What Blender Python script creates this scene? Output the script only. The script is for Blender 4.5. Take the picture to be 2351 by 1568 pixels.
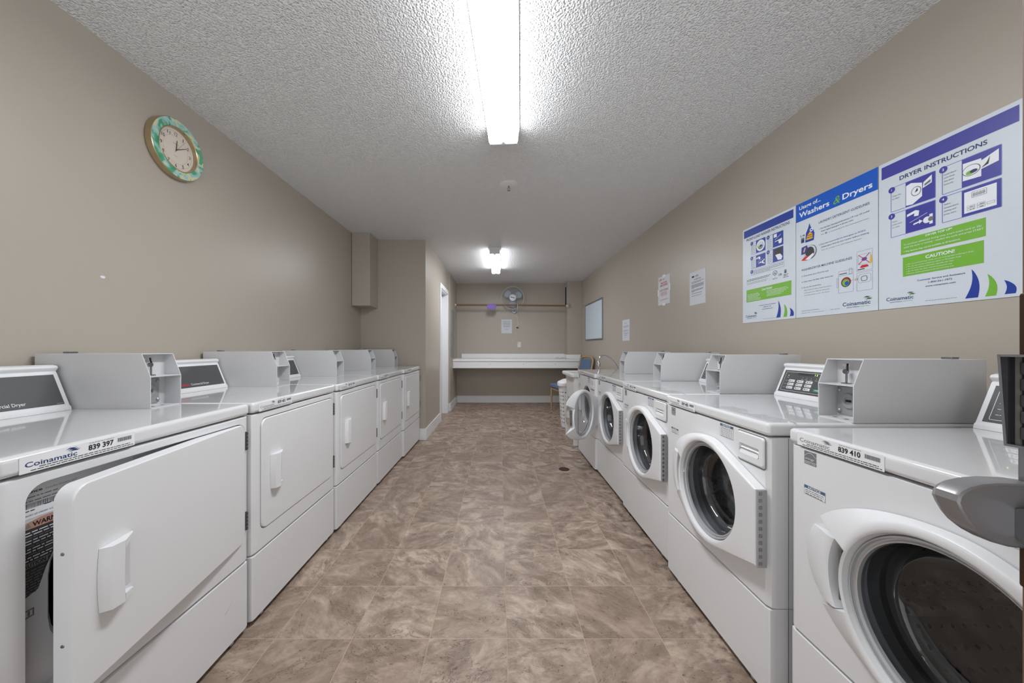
import bpy, bmesh, math, random
from math import sin, cos, pi, radians, sqrt, atan2
from mathutils import Vector, Matrix
random.seed(7)
S = bpy.context.scene
for o in list(bpy.data.objects): bpy.data.objects.remove(o)
COL = S.collection

# ------------------------------------------------------------------ camera
EYE = 1.149
cam = bpy.data.cameras.new('camera'); cam_o = bpy.data.objects.new('camera', cam); COL.objects.link(cam_o)
cam_o.location = (0, 0, EYE); cam_o.rotation_euler = (pi/2, 0, 0)
cam.sensor_width = 36.0; cam.lens = 800/2351*36
cam.shift_x = (1175.5-1146)/2351; cam.shift_y = (798-784)/2351
cam.clip_start = 0.02
S.camera = cam_o
# ------------------------------------------------------------------ world and exposure
w = bpy.data.worlds.new('world'); S.world = w; w.use_nodes = True
bg = w.node_tree.nodes['Background']; bg.inputs[0].default_value = (0.95, 0.98, 1.0, 1); bg.inputs[1].default_value = 0.34
S.view_settings.view_transform = 'Standard'; S.view_settings.look = 'None'
S.view_settings.exposure = 2.0; S.view_settings.gamma = 1.0; S.view_settings.use_curve_mapping = False
LAMP = 15.5; LAMP_SIDE = 3.9      # strength of the two ceiling fixtures' lenses

# ------------------------------------------------------------------ materials
def lin(c):
    return tuple(((v/255)/12.92 if v/255 <= .04045 else ((v/255+.055)/1.055)**2.4) for v in c[:3]) + (1,)
M = {}
def mat(name, col, rough=.5, metal=0.0, var=0.03, scale=30, bump=0.0, bscale=80, spec=None, coat=0.0, emit=None, es=1.0, trans=0.0):
    m = bpy.data.materials.new(name); m.use_nodes = True; M[name] = m
    nt = m.node_tree; p = nt.nodes['Principled BSDF']
    tc = nt.nodes.new('ShaderNodeTexCoord'); n = nt.nodes.new('ShaderNodeTexNoise'); n.inputs['Scale'].default_value = scale
    nt.links.new(tc.outputs['Object'], n.inputs['Vector'])
    mx = nt.nodes.new('ShaderNodeMix'); mx.data_type = 'RGBA'
    c = lin(col)
    mx.inputs[6].default_value = tuple(min(1, v*(1-var)) for v in c[:3])+(1,)
    mx.inputs[7].default_value = tuple(min(1, v*(1+var)) for v in c[:3])+(1,)
    nt.links.new(n.outputs['Fac'], mx.inputs[0]); nt.links.new(mx.outputs[2], p.inputs['Base Color'])
    p.inputs['Roughness'].default_value = rough; p.inputs['Metallic'].default_value = metal
    if spec is not None: p.inputs['Specular IOR Level'].default_value = spec
    if coat: p.inputs['Coat Weight'].default_value = coat; p.inputs['Coat Roughness'].default_value = .03
    if emit is not None: p.inputs['Emission Color'].default_value = lin(emit); p.inputs['Emission Strength'].default_value = es
    if trans: p.inputs['Transmission Weight'].default_value = trans
    if bump:
        b = nt.nodes.new('ShaderNodeBump'); b.inputs['Strength'].default_value = bump; b.inputs['Distance'].default_value = .002
        n2 = nt.nodes.new('ShaderNodeTexNoise'); n2.inputs['Scale'].default_value = bscale; n2.inputs['Detail'].default_value = 3
        nt.links.new(tc.outputs['Object'], n2.inputs['Vector']); nt.links.new(n2.outputs['Fac'], b.inputs['Height'])
        nt.links.new(b.outputs['Normal'], p.inputs['Normal'])
    return m
mat('wall_paint', (181, 172, 160), .38, var=.035, scale=1.3, bump=.22, bscale=55)
mat('white_paint', (236, 236, 238), .4, var=.01)
mat('enamel', (225, 225, 226), .34, var=.012, scale=4, spec=.4)
mat('enamel_gloss', (222, 222, 223), .10, var=.012, scale=4, spec=.5, coat=.6)
mat('hinge_light', (172, 172, 173), .4, .3)
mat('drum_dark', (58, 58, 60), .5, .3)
mat('enamel_box', (210, 210, 211), .32, var=.012, scale=6)
mat('plastic', (234, 234, 235), .3, var=.01)
mat('laminate', (238, 238, 238), .35, var=.015)
mat('panel_grey', (82, 82, 84), .42, var=.03, bump=.05, bscale=400)
mat('panel_dark', (60, 60, 62), .4)
mat('black', (16, 16, 17), .55)
mat('ink', (42, 42, 48), .6, var=.05)
mat('ink_grey', (118, 118, 124), .6)
mat('ink_pale', (176, 176, 178), .5)
mat('ink_blue', (38, 62, 110), .6)
mat('red', (196, 52, 60), .5)
mat('green_btn', (70, 150, 125), .4)
mat('btn', (232, 232, 232), .4)
mat('led', (150, 230, 90), .4, emit=(150, 235, 80), es=.9)
mat('chrome', (205, 207, 210), .14, 1.0, var=.02)
mat('steel', (150, 152, 154), .3, 1.0)
mat('steel_lock', (165, 166, 168), .38, .35)
mat('hinge_grey', (120, 121, 123), .4, .6)
mat('rim_grey', (196, 198, 200), .12, .35)
mat('gasket', (112, 111, 110), .55)
mat('toe', (22, 20, 20), .7)
mat('paper', (216, 219, 226), .6)
mat('poster_sheet', (214, 221, 229), .33)
mat('poster_blue', (38, 64, 156), .35)
mat('poster_violet', (66, 66, 158), .35)
mat('poster_bright', (22, 92, 196), .35)
mat('poster_green', (122, 184, 62), .35)
mat('poster_line', (112, 124, 196), .4)
mat('poster_white', (238, 241, 246), .35)
mat('poster_navy', (40, 52, 104), .4)
mat('poster_orange', (238, 178, 40), .4)
mat('poster_red', (206, 44, 48), .4)
mat('notice_blue', (74, 104, 130), .5)
mat('warn_orange', (186, 140, 124), .5)
mat('wood', (134, 98, 72), .45, var=.12, scale=14)
mat('wood_chair', (178, 146, 112), .42, var=.08, scale=20)
mat('fabric', (98, 122, 150), .9, var=.1, scale=160, bump=.4, bscale=400)
mat('cloth_purple', (160, 132, 214), .85, var=.06, bump=.3, bscale=200)
mat('blade', (184, 198, 208), .35)
mat('fan_plastic', (188, 198, 206), .4)
mat('cord', (222, 218, 206), .5)
mat('board', (214, 227, 238), .4, var=.02)
mat('alu', (150, 158, 166), .3, .8)
mat('panel_metal', (150, 150, 150), .45, .2)
mat('gold', (186, 168, 132), .22, .75)
mat('clock_face', (228, 216, 202), .45, var=.02)
mat('bronze', (70, 54, 40), .38, .6, var=.15)
mat('door_wood', (112, 86, 70), .5, var=.16, scale=9)
mat('lock_grey', (138, 138, 142), .27, .8, var=.04)
mat('lever_grey', (142, 140, 142), .3, .35)
mat('lock_dark', (34, 36, 40), .5)
mat('drain', (70, 48, 36), .5, .5, var=.3)
mat('jug', (190, 196, 202), .5)
mat('spray_dirt', (128, 124, 118), .8)
def nodes(m):
    return m.node_tree, m.node_tree.nodes, m.node_tree.links
# clock ring: painted leaves in greens, blues and creams
m = mat('clock_ring', (120, 180, 150), .3)
nt, N, L = nodes(m); p = N['Principled BSDF']
tc = N.new('ShaderNodeTexCoord'); nz = N.new('ShaderNodeTexNoise'); nz.inputs['Scale'].default_value = 12; nz.inputs['Detail'].default_value = 3; nz.inputs['Distortion'].default_value = 1.2
L.new(tc.outputs['Object'], nz.inputs['Vector']); cr = N.new('ShaderNodeValToRGB'); L.new(nz.outputs['Fac'], cr.inputs[0])
cr.color_ramp.interpolation = 'EASE'
e = cr.color_ramp.elements; e[0].position = .34; e[0].color = lin((64, 150, 112)); e[1].position = .68; e[1].color = lin((96, 176, 140))
for ps, c in ((.41, (90, 172, 130)), (.44, (150, 200, 190)), (.48, (160, 204, 204)), (.51, (214, 212, 170)), (.55, (222, 214, 172)), (.58, (150, 200, 150)), (.62, (84, 166, 126))):
    q = e.new(ps); q.color = lin(c)
L.new(cr.outputs[0], p.inputs['Base Color'])
# perforated drum
m = mat('drum', (120, 122, 124), .3, .85)
nt, N, L = nodes(m); p = N['Principled BSDF']
tc = N.new('ShaderNodeTexCoord'); vo = N.new('ShaderNodeTexVoronoi'); vo.inputs['Scale'].default_value = 34; vo.inputs['Randomness'].default_value = .0
L.new(tc.outputs['Object'], vo.inputs['Vector']); lt = N.new('ShaderNodeMath'); lt.operation = 'LESS_THAN'; lt.inputs[1].default_value = .2
L.new(vo.outputs['Distance'], lt.inputs[0]); mx = N.new('ShaderNodeMix'); mx.data_type = 'RGBA'; mx.inputs[6].default_value = lin((178, 178, 178)); mx.inputs[7].default_value = lin((40, 40, 42)); p.inputs['Metallic'].default_value = .45; p.inputs['Roughness'].default_value = .42
L.new(lt.outputs[0], mx.inputs[0]); L.new(mx.outputs[2], p.inputs['Base Color'])
# glass of the washer doors, the fan cage haze
def glass(name, tint, gl=.1, rough=.03):
    m = bpy.data.materials.new(name); m.use_nodes = True; M[name] = m
    nt, N, L = nodes(m); out = N['Material Output']; N.remove(N['Principled BSDF'])
    t = N.new('ShaderNodeBsdfTransparent'); t.inputs[0].default_value = lin(tint)
    g = N.new('ShaderNodeBsdfGlossy'); g.inputs['Roughness'].default_value = rough; g.inputs[0].default_value = (.95, .95, .95, 1)
    fr = N.new('ShaderNodeLayerWeight'); fr.inputs[0].default_value = .35
    ad = N.new('ShaderNodeMath'); ad.operation = 'ADD'; ad.use_clamp = True; ad.inputs[1].default_value = gl; L.new(fr.outputs['Fresnel'], ad.inputs[0])
    nz = N.new('ShaderNodeTexNoise'); nz.inputs['Scale'].default_value = 3; L.new(nz.outputs['Fac'], fr.inputs[0]) if False else None
    mx = N.new('ShaderNodeMixShader'); L.new(ad.outputs[0], mx.inputs[0]); L.new(t.outputs[0], mx.inputs[1]); L.new(g.outputs[0], mx.inputs[2])
    L.new(mx.outputs[0], out.inputs[0])
glass('door_glass', (214, 216, 219), .02)
glass('clock_glass', (250, 250, 250), .0)
# lamp lens: two tubes behind a ribbed diffuser
def lens_mat(name, st, c=(246, 250, 255)):
    m = bpy.data.materials.new(name); m.use_nodes = True; M[name] = m
    nt, N, L = nodes(m); p = N['Principled BSDF']; p.inputs['Base Color'].default_value = lin((235, 235, 235)); p.inputs['Roughness'].default_value = .4
    p.inputs['Emission Color'].default_value = lin(c)
    tc = N.new('ShaderNodeTexCoord'); sp = N.new('ShaderNodeSeparateXYZ'); L.new(tc.outputs['Object'], sp.inputs[0])
    def mth(op, a, b=None):
        n = N.new('ShaderNodeMath'); n.operation = op
        for i, v in enumerate((a, b)):
            if v is None: continue
            if isinstance(v, (int, float)): n.inputs[i].default_value = v
            else: L.new(v, n.inputs[i])
        return n.outputs[0]
    ax = mth('ABSOLUTE', sp.outputs[0]); ay = mth('ABSOLUTE', sp.outputs[1])
    mr = N.new('ShaderNodeMapRange'); mr.interpolation_type = 'SMOOTHSTEP'; L.new(ax, mr.inputs[0]); mr.inputs[1].default_value = .0; mr.inputs[2].default_value = .022; mr.inputs[3].default_value = .017; mr.inputs[4].default_value = 1
    me = N.new('ShaderNodeMapRange'); me.interpolation_type = 'SMOOTHSTEP'; L.new(ay, me.inputs[0]); me.inputs[1].default_value = .56; me.inputs[2].default_value = .598; me.inputs[3].default_value = 1; me.inputs[4].default_value = .015
    r = mth('MULTIPLY', mth('MULTIPLY', mr.outputs[0], me.outputs[0]), st)
    L.new(r, p.inputs['Emission Strength'])
lens_mat('lens', LAMP); lens_mat('lens_side', LAMP_SIDE)
# ceiling: sprayed stipple
m = mat('ceiling_stipple', (245, 246, 247), .75, var=.01)
nt, N, L = nodes(m); p = N['Principled BSDF']; p.inputs['Roughness'].default_value = .5
tc = N.new('ShaderNodeTexCoord')
n1 = N.new('ShaderNodeTexNoise'); n1.inputs['Scale'].default_value = 140; n1.inputs['Detail'].default_value = 3; n1.inputs['Roughness'].default_value = .6
v1 = N.new('ShaderNodeTexVoronoi'); v1.feature = 'SMOOTH_F1'; v1.inputs['Scale'].default_value = 128
L.new(tc.outputs['Object'], n1.inputs['Vector']); L.new(tc.outputs['Object'], v1.inputs['Vector'])
mr = N.new('ShaderNodeMapRange'); L.new(v1.outputs['Distance'], mr.inputs[0]); mr.inputs[1].default_value = 0; mr.inputs[2].default_value = .6; mr.inputs[3].default_value = 1; mr.inputs[4].default_value = 0
mu = N.new('ShaderNodeMath'); mu.operation = 'MULTIPLY'; L.new(mr.outputs[0], mu.inputs[0]); L.new(n1.outputs['Fac'], mu.inputs[1])
bp = N.new('ShaderNodeBump'); bp.inputs['Strength'].default_value = 1; bp.inputs['Distance'].default_value = .015
L.new(mu.outputs[0], bp.inputs['Height']); L.new(bp.outputs[0], p.inputs['Normal'])
# floor: 12 inch travertine look tiles
m = bpy.data.materials.new('floor_tile'); m.use_nodes = True; M['floor_tile'] = m
nt, N, L = nodes(m); p = N['Principled BSDF']
def vm(op, a, b=None, sc=None):
    n = N.new('ShaderNodeVectorMath'); n.operation = op
    for i, v in enumerate((a, b)):
        if v is None: continue
        if isinstance(v, tuple): n.inputs[i].default_value = v
        else: L.new(v, n.inputs[i])
    if sc is not None: n.inputs[3].default_value = sc
    return n
def mt(op, a, b=None, c=None, clamp=False):
    n = N.new('ShaderNodeMath'); n.operation = op; n.use_clamp = clamp
    for i, v in enumerate((a, b, c)):
        if v is None: continue
        if isinstance(v, (int, float)): n.inputs[i].default_value = v
        else: L.new(v, n.inputs[i])
    return n.outputs[0]
def mrange(v, a, b, c, d, smooth=True):
    n = N.new('ShaderNodeMapRange'); n.interpolation_type = 'SMOOTHSTEP' if smooth else 'LINEAR'
    L.new(v, n.inputs[0])
    for i, q in enumerate((a, b, c, d)): n.inputs[i+1].default_value = q
    return n.outputs[0]
def rgbmix(f, a, b):
    n = N.new('ShaderNodeMix'); n.data_type = 'RGBA'; L.new(f, n.inputs[0])
    for i, v in ((6, a), (7, b)):
        if isinstance(v, tuple): n.inputs[i].default_value = v
        else: L.new(v, n.inputs[i])
    return n.outputs[2]
T = .3048
tc = N.new('ShaderNodeTexCoord')
o1 = vm('SUBTRACT', tc.outputs['Object'], (.030, 1.375, 0)); o2 = vm('SCALE', o1.outputs[0], sc=1/T)
cell = vm('FLOOR', o2.outputs[0]); fr = vm('FRACTION', o2.outputs[0])
wn = N.new('ShaderNodeTexWhiteNoise'); wn.noise_dimensions = '3D'; L.new(cell.outputs[0], wn.inputs['Vector'])
sepw = N.new('ShaderNodeSeparateColor'); L.new(wn.outputs['Color'], sepw.inputs[0])
off = vm('SCALE', wn.outputs['Color'], sc=37.0)
rot = N.new('ShaderNodeVectorRotate'); rot.rotation_type = 'Z_AXIS'; L.new(fr.outputs[0], rot.inputs['Vector']); rot.inputs['Center'].default_value = (.5, .5, 0)
L.new(mt('MULTIPLY', mt('SUBTRACT', sepw.outputs[0], .3), 2.2), rot.inputs['Angle'])
st = vm('MULTIPLY', rot.outputs[0], (1.0, 1.75, 1.0)); base = vm('ADD', st.outputs[0], off.outputs[0])
def noise(sc, det, dist, rough=.55, vec=None):
    n = N.new('ShaderNodeTexNoise'); n.inputs['Scale'].default_value = sc; n.inputs['Detail'].default_value = det; n.inputs['Distortion'].default_value = dist; n.inputs['Roughness'].default_value = rough
    L.new((vec or base).outputs[0], n.inputs['Vector']); return n.outputs['Fac']
nA = noise(1.7, 9, .9, .66); nB = noise(4.2, 9, .9, .72); nC = noise(1.6, 3, .6); nF = noise(11, 6, .4, .74)
cr = N.new('ShaderNodeValToRGB'); L.new(mt('ADD', mt('MULTIPLY', nA, .65), mt('MULTIPLY', nB, .35)), cr.inputs[0])
e = cr.color_ramp.elements; e[0].position = .36; e[0].color = lin((119, 100, 84)); e[1].position = .64; e[1].color = lin((200, 182, 165))
for ps, c in ((.44, (140, 122, 108)), (.50, (158, 139, 124)), (.56, (178, 159, 143))):
    q = e.new(ps); q.color = lin(c)
tone = rgbmix(mrange(sepw.outputs[1], .15, 1, .0, .5, False), cr.outputs[0], lin((135, 114, 98)))
tone = rgbmix(mrange(nF, .56, .72, 0, .5), tone, lin((194, 174, 154)))
crack = mt('ABSOLUTE', mt('SUBTRACT', nB, .5))
ck = mt('MULTIPLY', mrange(crack, .0, .022, 1, 0), mrange(nC, .53, .62, 0, .9))
tone = rgbmix(ck, tone, lin((82, 66, 54)))
vp_ = N.new('ShaderNodeTexNoise'); vp_.inputs['Scale'].default_value = 20; vp_.inputs['Detail'].default_value = 3; vp_.inputs['Distortion'].default_value = 1.0; L.new(base.outputs[0], vp_.inputs['Vector'])
pit = mt('MULTIPLY', mrange(vp_.outputs['Fac'], .63, .67, 0, 1), mrange(nA, .42, .58, .95, .1))
tone = rgbmix(pit, tone, lin((91, 75, 63)))
# grime along the washer row
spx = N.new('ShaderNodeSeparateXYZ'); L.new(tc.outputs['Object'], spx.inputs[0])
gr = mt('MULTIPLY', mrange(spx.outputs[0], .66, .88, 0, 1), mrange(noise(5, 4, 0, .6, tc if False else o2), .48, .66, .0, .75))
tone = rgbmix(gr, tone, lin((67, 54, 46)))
sx = N.new('ShaderNodeSeparateXYZ'); L.new(fr.outputs[0], sx.inputs[0])
def edge(v): return mt('MINIMUM', v, mt('SUBTRACT', 1, v))
ed = mt('MINIMUM', edge(sx.outputs[0]), edge(sx.outputs[1]))
gl = mrange(ed, .003, .0075, 1, 0)
tone = rgbmix(mt('MULTIPLY', gl, .75), tone, lin((187, 165, 142)))
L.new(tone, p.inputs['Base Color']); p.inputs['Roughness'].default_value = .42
L.new(mrange(nB, .3, .7, .36, .55), p.inputs['Roughness'])
bp = N.new('ShaderNodeBump'); bp.inputs['Strength'].default_value = .5; bp.inputs['Distance'].default_value = .002
L.new(mt('SUBTRACT', mrange(ed, .0, .008, 0, 1), mt('MULTIPLY', pit, .5)), bp.inputs['Height']); L.new(bp.outputs[0], p.inputs['Normal'])

# ------------------------------------------------------------------ mesh building
_txt = {}
_tmp_scene_objs = []
def text_geo(s, bold, shear):
    k = (s, bold, shear)
    if k not in _txt:
        cu = bpy.data.curves.new('t', 'FONT'); cu.body = s; cu.size = 1; cu.offset = bold; cu.shear = shear; cu.resolution_u = 3
        ob = bpy.data.objects.new('t', cu); COL.objects.link(ob); bpy.context.view_layer.update()
        dg = bpy.context.evaluated_depsgraph_get(); me = bpy.data.meshes.new_from_object(ob.evaluated_get(dg))
        vs = [v.co.copy() for v in me.vertices]; fs = [tuple(p_.vertices) for p_ in me.polygons]
        bpy.data.objects.remove(ob); bpy.data.curves.remove(cu); bpy.data.meshes.remove(me)
        xs = [v.x for v in vs] or [0, 0]
        _txt[k] = (vs, fs, min(xs), max(xs))
    return _txt[k]
class MB:
    def __init__(s, X=None): s.v = []; s.f = []; s.mi = []; s.mn = []; s.X = X or Matrix()
    def mat(s, n):
        if n not in s.mn: s.mn.append(n)
        return s.mn.index(n)
    def add(s, vs, fs, m, X=None):
        X = s.X @ X if X is not None else s.X
        b = len(s.v); s.v += [tuple(X @ Vector(v)) for v in vs]; i = s.mat(m)
        for f in fs: s.f.append(tuple(b+q for q in f)); s.mi.append(i)
    def box(s, x0, x1, y0, y1, z0, z1, m, r=0, seg=2, X=None):
        bm = bmesh.new(); bmesh.ops.create_cube(bm, size=1)
        for v in bm.verts:
            v.co = ((x0+x1)/2+v.co.x*(x1-x0), (y0+y1)/2+v.co.y*(y1-y0), (z0+z1)/2+v.co.z*(z1-z0))
        if r: bmesh.ops.bevel(bm, geom=bm.edges[:], offset=min(r, .49*min(x1-x0, y1-y0, z1-z0)), segments=seg, profile=.5, affect='EDGES')
        s.frombm(bm, m, X)
    def frombm(s, bm, m, X=None):
        bm.verts.index_update()
        s.add([v.co.copy() for v in bm.verts], [tuple(v.index for v in f.verts) for f in bm.faces], m, X); bm.free()
    def prism(s, pts, a0, a1, m, axis='x', r=0, seg=2, X=None):
        """pts: 2D outline; axis x -> pts are (y,z); y -> (x,z); z -> (x,y)"""
        bm = bmesh.new()
        def P(p_, a): return {'x': (a, p_[0], p_[1]), 'y': (p_[0], a, p_[1]), 'z': (p_[0], p_[1], a)}[axis]
        A = [bm.verts.new(P(q, a0)) for q in pts]; B_ = [bm.verts.new(P(q, a1)) for q in pts]; n = len(pts)
        bm.faces.new(A[::-1]); bm.faces.new(B_)
        for i in range(n): bm.faces.new((A[i], A[(i+1) % n], B_[(i+1) % n], B_[i]))
        bmesh.ops.recalc_face_normals(bm, faces=bm.faces[:])
        if r: bmesh.ops.bevel(bm, geom=bm.edges[:], offset=r, segments=seg, profile=.5, affect='EDGES')
        s.frombm(bm, m, X)
    def loft(s, loops, m, close=True, cap0=False, cap1=False, X=None):
        n = len(loops[0]); vs = [p_ for l in loops for p_ in l]; fs = []
        for k in range(len(loops)-1):
            for i in range(n if close else n-1):
                j = (i+1) % n; fs.append((k*n+i, k*n+j, (k+1)*n+j, (k+1)*n+i))
        if cap0: fs.append(tuple(range(n))[::-1])
        if cap1: fs.append(tuple((len(loops)-1)*n+i for i in range(n)))
        s.add(vs, fs, m, X)
    def lathe(s, prof, c, m, axis='y', n=48, X=None, cap=False):
        """prof: (radius, offset along axis)"""
        loops = []
        for r_, a in prof:
            l = []
            for i in range(n):
                t = 2*pi*i/n; u, v = r_*cos(t), r_*sin(t)
                l.append({'y': (c[0]+u, c[1]+a, c[2]+v), 'z': (c[0]+u, c[1]+v, c[2]+a), 'x': (c[0]+a, c[1]+u, c[2]+v)}[axis])
            loops.append(l)
        s.loft(loops, m, cap0=cap, cap1=cap, X=X)
    def tube(s, pts, r_, m, n=8, X=None, closed=False):
        pts = [Vector(p_) for p_ in pts]; loops = []; prev = None
        k = len(pts)
        for i, p_ in enumerate(pts):
            if closed: d = pts[(i+1) % k]-pts[i-1]
            else: d = pts[min(i+1, k-1)]-pts[max(i-1, 0)]
            d.normalize()
            if prev is None:
                a = Vector((0, 0, 1)) if abs(d.z) < .9 else Vector((1, 0, 0)); u = d.cross(a).normalized()
            else: u = (prev-d*prev.dot(d)).normalized()
            prev = u; v = d.cross(u); rr = r_[i] if isinstance(r_, (list, tuple)) else r_
            loops.append([tuple(p_+(u*cos(2*pi*q/n)+v*sin(2*pi*q/n))*rr) for q in range(n)])
        if closed: loops.append(loops[0]); s.loft(loops, m, X=X)
        else: s.loft(loops, m, cap0=True, cap1=True, X=X)
    # flat print in the local x-z plane facing -y, at depth y
    def quad(s, u0, u1, v0, v1, m, y=0, X=None): s.add([(u0, y, v0), (u1, y, v0), (u1, y, v1), (u0, y, v1)], [(0, 1, 2, 3)], m, X)
    def poly(s, pts, m, y=0, X=None): s.add([(a, y, b) for a, b in pts], [tuple(range(len(pts)))], m, X)
    def disc(s, c, r_, m, y=0, n=24, sz=1, X=None): s.poly([(c[0]+r_*cos(2*pi*i/n), c[1]+sz*r_*sin(2*pi*i/n)) for i in range(n)], m, y, X)
    def text(s, t, u, v, h, m, width=None, y=0, bold=0.0, shear=0.0, align='l', X=None):
        """cap height h, optional total width"""
        vs, fs, a, b = text_geo(t, bold, shear); k = h/.70; kx = k if width is None else width/max(b-a, 1e-6)
        w_ = (b-a)*kx; dx = {'l': 0, 'c': -w_/2, 'r': -w_}[align]
        s.add([(u+dx+(q.x-a)*kx, y, v+q.y*k) for q in vs], fs, m, X)
    def words(s, u0, u1, v, h, m, y=0, rnd=None, X=None):
        """a printed line too small to read: word-length dashes"""
        rnd = rnd or random; u = u0
        while u < u1-.5*h:
            l = min(h*rnd.uniform(1.2, 4.5), u1-u); s.quad(u, u+l, v, v+h*.62, m, y, X); u += l+h*.7
    def rrframe(s, x0, x1, z0, z1, r_, t, m, y=0, X=None):
        o_ = rr(x0, x1, z0, z1, r_, 4); i_ = rr(x0+t, x1-t, z0+t, z1-t, max(r_-t, .0005), 4); n = len(o_)
        s.add([(a, y, b) for a, b in o_]+[(a, y, b) for a, b in i_], [(k, (k+1) % n, n+(k+1) % n, n+k) for k in range(n)], m, X)
    def build(s, name, parent=None, loc=None, rotz=0, angle=32, smooth=True):
        me = bpy.data.meshes.new(name); me.from_pydata(s.v, [], s.f)
        for n in s.mn: me.materials.append(M[n])
        me.polygons.foreach_set('material_index', s.mi)
        bm = bmesh.new(); bm.from_mesh(me)
        if smooth: bmesh.ops.remove_doubles(bm, verts=bm.verts, dist=1e-6)
        bm.to_mesh(me); bm.free(); me.update()
        if smooth:
            me.shade_smooth(); me.set_sharp_from_angle(angle=radians(angle))
        ob = bpy.data.objects.new(name, me); COL.objects.link(ob)
        if loc is not None: ob.location = loc
        if smooth:
            wn_ = ob.modifiers.new('normals', 'WEIGHTED_NORMAL'); wn_.keep_sharp = True; wn_.weight = 80
        ob.rotation_euler = (0, 0, rotz)
        if parent is not None: ob.parent = parent
        return ob
def rr(x0, x1, z0, z1, r_, n=6):
    out = []
    for cx, cz, a in ((x1-r_, z1-r_, 0), (x0+r_, z1-r_, 90), (x0+r_, z0+r_, 180), (x1-r_, z0+r_, 270)):
        for i in range(n+1):
            t = radians(a+90*i/n); out.append((cx+r_*cos(t), cz+r_*sin(t)))
    return out
def L3(p2, y): return [(a, y, b) for a, b in p2]
def thing(name, label, cat, loc=(0, 0, 0), rz=0, group=None):
    o_ = bpy.data.objects.new(name, None); COL.objects.link(o_); o_.location = loc; o_.rotation_euler = (0, 0, rz); o_.empty_display_size = .1
    return tag(o_, label, cat, group)
def tag(o_, label, cat, group=None):
    o_['label'] = label; o_['category'] = cat
    if group: o_['group'] = group
    return o_
def struct(o_): o_['kind'] = 'structure'; return o_
def copy_tree(o_, parent=None):
    c = o_.copy(); COL.objects.link(c); c.parent = parent
    for ch in list(o_.children): copy_tree(ch, c)
    return c
def PX(x, y, Z): return ((x-1146)*Z/800, Z, EYE-(y-798)*Z/800)

# ------------------------------------------------------------------ the room
H = 2.489
def XL(y): return -1.7345+.0033*y
def XR(y): return 1.7117-.0065*y
Y0 = -.9; YN = 4.33; YB = 7.28; XD = -.915; XC = 1.372; YC = 7.0; XE = -.885; YE = 6.29
def slab(name, pts, z0, z1, m, tri=False):
    b = MB(); b.prism(pts, z0, z1, m, 'z'); return struct(b.build(name, smooth=False))
slab('floor', [(-2.1, Y0), (2.1, Y0), (2.1, 7.6), (-2.1, 7.6)], -.1, 0, 'floor_tile')
slab('ceiling', [(-2.1, Y0), (2.1, Y0), (2.1, 7.6), (-2.1, 7.6)], H, H+.1, 'ceiling_stipple')
slab('wall_left', [(XL(Y0)-.12, Y0), (XL(Y0), Y0), (XL(YN), YN), (XL(YN)-.12, YN)], 0, H, 'wall_paint')
slab('wall_right', [(XR(Y0), Y0), (XR(Y0)+.12, Y0), (XR(YB)+.12, YB), (XR(YB), YB)], 0, H, 'wall_paint')
slab('wall_corner', [(XL(YN)-.12, YN), (XD, YN), (XD, YN+.12), (XL(YN)-.12, YN+.12)], 0, H, 'wall_paint')
# wall with the doorway: Z 5.40 .. 6.13, 2.08 high
DY0, DY1, DH = 5.42, 6.12, 2.085
b = MB()
b.box(XD-.12, XD, YN+.12, DY0, 0, H, 'wall_paint'); b.box(XD-.12, XD, DY1, YE+.001, 0, H, 'wall_paint'); b.box(XD-.12, XD, DY0, DY1, DH, H, 'wall_paint')
struct(b.build('wall_doorway', smooth=False))
b = MB(); b.box(XE-.12, XE, YE, YB+.12, 0, H, 'wall_paint'); struct(b.build('wall_alcove', smooth=False))
b = MB(); b.box(XE, 1.9, YB, YB+.12, 0, H, 'wall_paint'); struct(b.build('wall_back', smooth=False))
b = MB(); b.box(XC, XR(YC), YC, YB, 0, H, 'wall_paint'); struct(b.build('wall_column', smooth=False))
b = MB(); b.box(XL(4.2)+.003, -1.507, 4.06, YN, 1.638, H, 'wall_paint', r=.004); struct(b.build('trim_soffit', smooth=False))
# baseboards
def bb(name, x0, x1, y0, y1): 
    b = MB(); b.box(x0, x1, y0, y1, 0, .145, 'white_paint', r=.004, seg=2); return struct(b.build(name))
bb('baseboard_corner', -1.03, XD+.013, YN-.013, YN); bb('baseboard_doorway', XD, XD+.013, YN+.0005, 5.352); bb('baseboard_alcove', XE, XE+.013, YE-.012, YB-.013)
bb('baseboard_jog', XD, XE, YE-.013, YE); bb('baseboard_back', XE, XC, YB-.013, YB); bb('baseboard_column', XC-.013, XR(YC), YC-.013, YC)
bb('baseboard_column_side', XC-.013, XC, YC, YB-.013)
b = MB(); b.box(XR(5.5)-.016, XR(5.5)+.004, 3.95, YC-.013, 0, .145, 'white_paint'); struct(b.build('baseboard_right'))
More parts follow.
